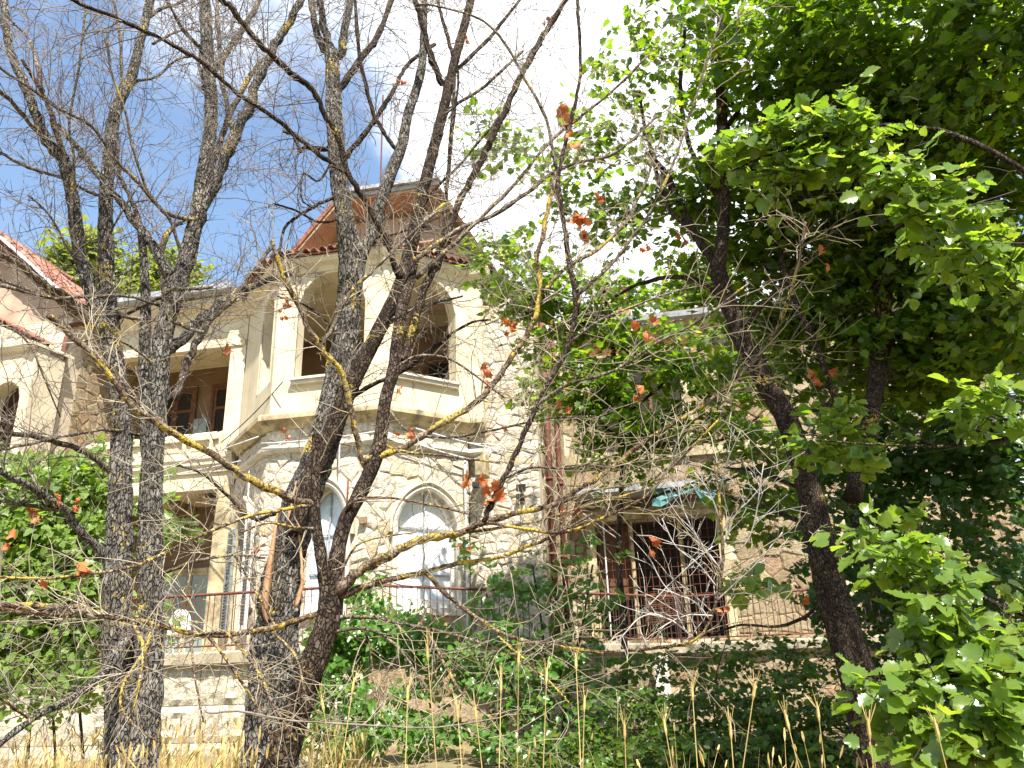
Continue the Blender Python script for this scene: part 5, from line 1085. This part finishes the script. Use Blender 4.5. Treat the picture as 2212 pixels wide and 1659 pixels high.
foliage(m2.root, 'foliage', y_bl, .125, 'lobed', LEAF_MAPLE, 61, twm=STEM, per=9, L=.42, gap=(1.1, -.35), droop=.3)

# --- shrubs
def shrub(name, label, cat, x, y, dist, blobs, size, kind, m, seed, stems=(), group=None, **kw):
    t = Tree(name, label, cat, x, y, dist, group)
    for st, a, b in stems: t.limb('stem', st, a, b, 0, STEM, dist=dist, twigs=0, n=6)
    foliage(t.root, 'foliage', blobs, size, kind, m, seed, twm=STEM if stems else None, **kw); return t
shrub('hazel_shrub', 'tall leafy shrub climbing over the terrace railing below the bay corner', 'shrub', 1150, 1640, 11.4,
      [(1130,1240,80,50,11.4,.4,20),(1060,1290,50,50,11.4,.4,13),(1190,1300,100,70,11.4,.5,28),(1120,1390,110,60,11.2,.5,44),(1260,1340,80,80,11.4,.5,26),(1160,1480,130,70,11.0,.5,80),(1290,1460,110,60,11.2,.5,44),(1150,1580,150,60,10.8,.5,80),(1060,1430,60,50,11.2,.4,24),(1270,1210,60,50,11.6,.4,12),(1010,1180,30,30,11.5,.3,6)],
      .085, 'round', LEAF_IVY, 71, stems=[([(1180,1640),(1185,1500),(1170,1350),(1150,1220)], 8, 4), ([(1210,1640),(1230,1480),(1260,1340),(1280,1220)], 8, 4), ([(1150,1640),(1110,1500),(1080,1380),(1050,1280)], 7, 3)], per=8, L=.3, toward=.6)
ivy_bl = [(760,1370,80,35,12.3,.25,70),(860,1365,90,40,12.3,.25,90),(720,1430,50,60,12.4,.25,60),(945,1400,70,50,12.2,.3,70),(800,1400,110,30,12.35,.2,70),(790,1300,40,60,12.45,.2,34),(690,1480,40,60,12.3,.25,40),(760,1530,70,60,12.2,.3,60),(880,1530,40,60,12.3,.3,30),(1000,1450,50,60,12.0,.3,40),(880,1590,110,50,11.8,.3,60),(720,1600,50,50,12.2,.3,40)]
shrub('ivy_bush', 'dense ivy hanging over the terrace wall right of the torn trunk', 'ivy', 800, 1650, 12.3, ivy_bl, .085, 'tri', LEAF_IVY, 72, per=9, L=.26, toward=.9, up=.55)
vine_bl = [(60,1080,110,70,11.2,.3,150),(180,1060,70,60,11.2,.3,90),(60,1180,110,80,11.1,.35,170),(180,1180,70,80,11.1,.3,110),(70,1290,110,80,11.0,.35,150),(190,1290,60,70,11.0,.3,80),(60,1390,110,60,10.9,.35,90),(180,1400,60,60,10.9,.3,50),(200,1000,50,30,11.3,.2,24),(60,1000,60,30,11.4,.2,24),(90,1480,120,60,10.7,.3,60),(395,1145,24,16,9.0,.15,6),(336,1090,10,90,10.8,.1,18),(345,1300,10,60,10.8,.1,8)]
shrub('vine_thicket', 'bright green creeper mass behind the left trunks below the west wing', 'creeper', 90, 1640, 11.0, vine_bl, .095, 'tri', LEAF_VINE, 73, stems=[([(60,1640),(70,1400),(40,1200)], 7, 3), ([(180,1640),(170,1450),(190,1250),(180,1080)], 7, 3), ([(120,1640),(110,1400),(130,1200)], 6, 3)], per=9, L=.3, toward=.95, up=.6)
e_bl = [(1450,1440,90,40,10.6,.5,40),(1570,1430,90,40,10.6,.5,34),(1390,1540,120,60,10.0,.6,80),(1540,1550,150,70,9.8,.6,120),(1700,1540,120,80,9.6,.6,100),(1830,1570,90,80,9.2,.5,70),(1450,1630,160,50,9.4,.6,120),(1650,1630,160,50,9.2,.6,120),(1660,1420,80,40,10.4,.5,26),(1230,1630,120,50,10.0,.5,70),(1760,1420,70,60,10.0,.5,34)]
shrub('undergrowth_shrub', 'low mixed green shrubs at the foot of the right terrace wall', 'shrubs', 1560, 1650, 9.8, e_bl, .07, 'small', LEAF_MIX, 74, stems=[([(1400,1650),(1410,1500),(1440,1400)], 5, 2), ([(1560,1650),(1540,1500),(1570,1380)], 5, 2), ([(1700,1650),(1690,1500),(1720,1380)], 5, 2)], per=10, L=.3, toward=.4)
# foreground large-leaved branches
fg = Tree('foreground_maple', 'near branches with large sunlit toothed leaves along the right edge', 'tree', 2420, 1655, 4.3)
fg.trunk('trunk', [(2480, 1660), (2440, 1200), (2400, 800), (2380, 400), (2370, -60)], [110, 100, 90, 80, 70], seed=47, bark=.1, m=BARKD, dist=4.6, n=24, ny=60)
for st, a, b in [([(2400,800),(2250,560),(2100,470),(1960,390),(1900,330)], 18, 5), ([(2390,500),(2150,330),(1950,270),(1780,300),(1650,340),(1580,370)], 16, 4), ([(2450,1250),(2250,1330),(2100,1280),(1990,1230),(1920,1180)], 16, 4), ([(2460,1500),(2250,1520),(2080,1500),(1950,1500)], 15, 4), ([(2440,1150),(2300,950),(2180,890),(2100,860)], 12, 4), ([(2460,1560),(2250,1620),(2050,1620)], 12, 4), ([(2400,900),(2100,960),(1900,960),(1760,950)], 10, 3)]:
    fg.limb('branch', st, a, b, -.3, BARKD, dist=4.6, twigs=.3)
fg.twigs(.5, STEM, 48, L0=.4, sub=.5)
f_bl = [(1640,330,70,35,4.4,.2,20),(1720,300,70,35,4.4,.2,22),(1800,270,80,35,4.4,.2,24),(1870,320,60,40,4.5,.2,16),(1690,390,70,35,4.4,.2,16),(1610,310,40,30,4.4,.2,9),(1770,360,60,40,4.5,.2,14),(1950,380,50,35,4.3,.2,14),(2020,430,60,40,4.3,.2,17),(2090,490,60,40,4.3,.2,17),(2140,560,50,40,4.3,.2,12),(2060,560,50,40,4.6,.2,10),(1990,500,50,40,4.6,.2,10),(2170,640,40,35,4.4,.2,7),
        (1920,1185,40,30,4.2,.15,12),(1985,1235,45,35,4.2,.15,16),(2030,1310,45,40,4.1,.15,18),(2060,1390,50,40,4.1,.15,18),(1930,1500,50,35,4.0,.15,15),(2000,1470,60,40,4.0,.2,22),(2080,1490,60,50,4.0,.2,28),(2150,1420,60,60,4.2,.25,26),(2130,1560,90,50,3.9,.25,38),(2050,1610,80,40,3.9,.2,24),(2200,1500,50,90,4.1,.25,28),(2160,870,60,30,4.3,.15,12),(2190,920,40,30,4.4,.15,7),(1790,950,60,30,5.0,.2,15),(1850,990,50,35,5.0,.2,12),(1830,900,50,30,5.0,.2,8),(1640,1265,55,20,5.6,.15,9),(1890,1140,50,20,4.5,.15,7),(2180,1330,40,40,4.5,.2,8)]
foliage(fg.root, 'foliage', f_bl, .078, 'round', LEAF_BIG, 81, solo=290, twm=STEM, per=7, L=.17, up=.9, toward=.55, spread=.38, droop=.35)

# --- trees behind the villa
def far_tree(label, x0, x1, ytop, ybot, dist, m, seed, n=1500, size=.22):
    t = Tree('background_tree', label, 'tree', (x0+x1)/2, ybot, dist, 'trees behind the villa'); r = np.random.default_rng(seed)
    xc = (x0+x1)/2; t.limb('trunk', [(xc, 1100), (xc, 800), (xc+3, ytop+20)], 22, 5, 0, STEM, dist=dist, twigs=0)
    bl = []
    for i in range(26):
        ty = r.uniform(0, 1); w = (x1-x0)/2*(1-.55*ty)
        bl.append((xc + r.uniform(-1, 1)*w*.75, ybot + (ytop-ybot)*ty, w*.45, (ybot-ytop)*.16, dist, 1.6, n/26/9))
    foliage(t.root, 'crown', bl, size, 'small', m, seed, per=9, L=.8, droop=.1)
far_tree('pale green tree rising behind the gallery roof between the left trunks', 118, 300, 545, 760, 26, LEAF_FAR, 91, 6500)
far_tree('lower pale green tree behind the gallery roof next to the forked trunk', 270, 445, 572, 760, 27, LEAF_FAR, 92, 5000)
far_tree('green tree behind the east wing roof right of the chimney', 1380, 1640, 590, 800, 30, LEAF_MAPLE, 93, 4500)
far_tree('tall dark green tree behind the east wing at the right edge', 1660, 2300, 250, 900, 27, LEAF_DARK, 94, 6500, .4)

# --- rusty dead leaves caught in the branches
dl_v = []
def dead_mesh(seed):
    r = np.random.default_rng(seed); v, f = TM['lobed']; v = v.copy(); v[:, 2] += .5*v[:, 0]**2*3 + .28*np.sin(v[:, 1]*6+seed) + r.normal(0, .07, len(v)); v[:, 0] *= .8
    me = mesh_np('dead_leaf', v, f, False); me.materials.append(DEADLEAF); return me
DM = [dead_mesh(i) for i in range(4)]
DL = [(1207,262,2,44),(1240,302,3,30),(733,398,3,26),(870,182,2,20),(1262,432,1,30),(1255,490,4,34),(1268,520,2,30),(1047,1072,5,38),(1030,1050,1,32),(1385,866,3,26),(165,1238,2,40),(66,1133,2,30),(6,1172,2,30),(128,1082,3,22),(156,1096,2,22),(103,1268,1,28),(510,745,1,30),(622,665,4,18),(617,690,3,16),(615,946,3,18),(880,942,4,20),(545,1192,2,26),(1008,1190,2,18),(1046,812,3,22),(1052,838,2,16),(1110,716,4,28),(1216,884,2,22),(1180,46,2,12),(1750,152,4,30),(1680,182,2,26),(1585,165,4,28),(1672,480,2,26),(1788,576,2,22),(1405,722,3,30),(1408,546,2,24),(1468,518,2,22),(1772,830,4,28),(1240,1110,2,26),(1404,1190,3,26),(1735,1310,2,26),(863,850,2,18),(1010,98,2,14),(1560,1330,2,26),(1095,930,2,18),(2100,220,3,28)]
pool = [(t, np.array([q[:2] for q in t.img]), np.array([q[2] for q in t.img])) for t in (t1, t2, t3, m1)]
for i, (x, y, k, w) in enumerate(DL):
    best = min(((np.hypot(*(A - (x, y)).T).min(), t, A, D_) for t, A, D_ in pool), key=lambda q: q[0]); j = np.argmin(np.hypot(*(best[2] - (x, y)).T)); dd = best[3][j]
    a0 = best[2][j]
    for q in range(k):
        px, py = x + rng.normal(0, w*.35), y + rng.normal(0, w*.4); P = at(px, py, dd - .02 + rng.normal(0, .02)); S_ = w*.85*zc_of(P)/F_PX*rng.uniform(.75, 1.15)
        o = bpy.data.objects.new('dead_leaf', DM[(i+q) % 4]); COL.objects.link(o); o.parent = best[1].root
        o.location = tuple(P - base_of(best[1].root)); o.rotation_euler = (rng.uniform(1.2, 2.4), rng.uniform(-.6, .6), rng.uniform(0, 6.28)); o.scale = (S_,)*3
    if np.hypot(*(a0 - (x, y))) > 4:
        MB().tube([at(a0[0], a0[1], dd), at((a0[0]+x)/2, (a0[1]+y)/2+2, dd-.01), at(x, y, dd-.02)], .002, 4).build('leaf_stalk', TWIG, best[1].root)

# ------------------------------------------------------------------ dry grass
def grass(name, n, sampler, h0, h1, m, seed, ear=.5, wd=.0027, lean=.34):
    r = np.random.default_rng(seed); VV = []; FF = []; b = 0
    for i in range(n):
        x, y = sampler(r); z = ground_z(x, y) - .03; h = r.uniform(h0, h1); d = r.normal(0, 1, 2); d /= np.linalg.norm(d); ln = abs(r.normal(0, lean))*h
        side = np.array([-d[1], d[0], 0]) if r.random() < .5 else np.array([_hr[0], _hr[1], 0]); w = wd*r.uniform(.7, 1.4)
        pts = [np.array([x, y, z]) + np.array([d[0]*ln*t*t, d[1]*ln*t*t, h*t*(1 - .12*t*ln/h)]) for t in (0, .35, .7, 1.0)]
        for j, p in enumerate(pts): VV += [p - side*w*(1 - .22*j), p + side*w*(1 - .22*j)]
        FF += [(b, b+1, b+3, b+2), (b+2, b+3, b+5, b+4), (b+4, b+5, b+7, b+6)]; b += 8
        if r.random() < ear:
            top_, e = pts[-1], pts[-1] - pts[-2]; e /= np.linalg.norm(e); L = r.uniform(.05, .10); ww = r.uniform(.006, .010)
            for sd in (np.array([_hr[0], _hr[1], 0]), np.array([_hf[0], _hf[1], 0])):
                VV += [top_ - sd*ww*.3, top_ + sd*ww*.3, top_ + e*L*.4 + sd*ww, top_ + e*L*.4 - sd*ww, top_ + e*L + sd*ww*.5, top_ + e*L - sd*ww*.5]; FF += [(b, b+1, b+2, b+3), (b+3, b+2, b+4, b+5)]; b += 6
    part(name, np.array(VV), np.array(FF), m, None, False, kind='stuff')
def samp(x0, x1, d0, d1):
    def f(r):
        d = d0 + (d1-d0)*r.random()**.8; p = at(r.uniform(x0, x1), 1700, d); return p[0], p[1]
    return f
grass('dry_grass', 2500, samp(-80, 560, 4.8, 9.0), .15, .70, STRAW, 101, .45)
o = bpy.data.objects['dry_grass']
grass('dry_grass', 500, samp(560, 800, 4.8, 9.0), .2, .66, STRAW, 102, .4)
grass('dry_grass', 230, samp(780, 2250, 4.5, 8.0), .15, .55, STRAW, 103, .5)
_st = [(925,1430,3.6),(880,1520,3.7),(990,1560,3.6),(1030,1560,3.7),(1082,1500,3.8),(1120,1440,3.8),(1180,1480,3.8),(1245,1450,3.6),(1262,1540,3.9),(1497,1515,3.6),(1626,1515,3.4),(1706,1580,3.4),(1770,1560,3.6),(1580,1600,3.5),(1440,1590,3.7),(1350,1600,3.5),(1880,1600,3.3),(2030,1600,3.3),(760,1500,4.0),(700,1540,4.0)]
_st.sort(); _ord = ['first', 'second', 'third', 'fourth', 'fifth', 'sixth', 'seventh', 'eighth', 'ninth', 'tenth', 'eleventh', 'twelfth', 'thirteenth', 'fourteenth', 'fifteenth', 'sixteenth', 'seventeenth', 'eighteenth', 'nineteenth', 'last']
STALK_LABELS = ['tall dry grass stalk with bristly ear, %s of the tall stalks from the left' % w for w in _ord]
for i, (x, y, d) in enumerate(_st):
    P = at(x, y, d); g_ = np.array([P[0] + rng.normal(0, .08), P[1] + rng.normal(0, .08), 0]); g_[2] = ground_z(g_[0], g_[1]) - .03
    gs = thing('grass_stalk', STALK_LABELS[i], 'grass stalk', g_, 'tall dry grass stalks along the bottom edge')
    mid = (g_ + P)/2 + rng.normal(0, .012, 3); MB().tube([g_, mid, P], [.0028, .0024, .0016], 4).build('stem', STRAW, gs)
    mb = MB(); e = P - mid; e /= np.linalg.norm(e); mb.tube([P, P + e*.02, P + e*.05, P + e*.075], [.002, .007, .006, .002], 5)
    for q in range(7):
        a = e + rng.normal(0, .28, 3); a /= np.linalg.norm(a); mb.tube([P + e*.045, P + e*.05 + a*rng.uniform(.05, .09)], .0008, 3, False)
    mb.build('ear', STRAW, gs)
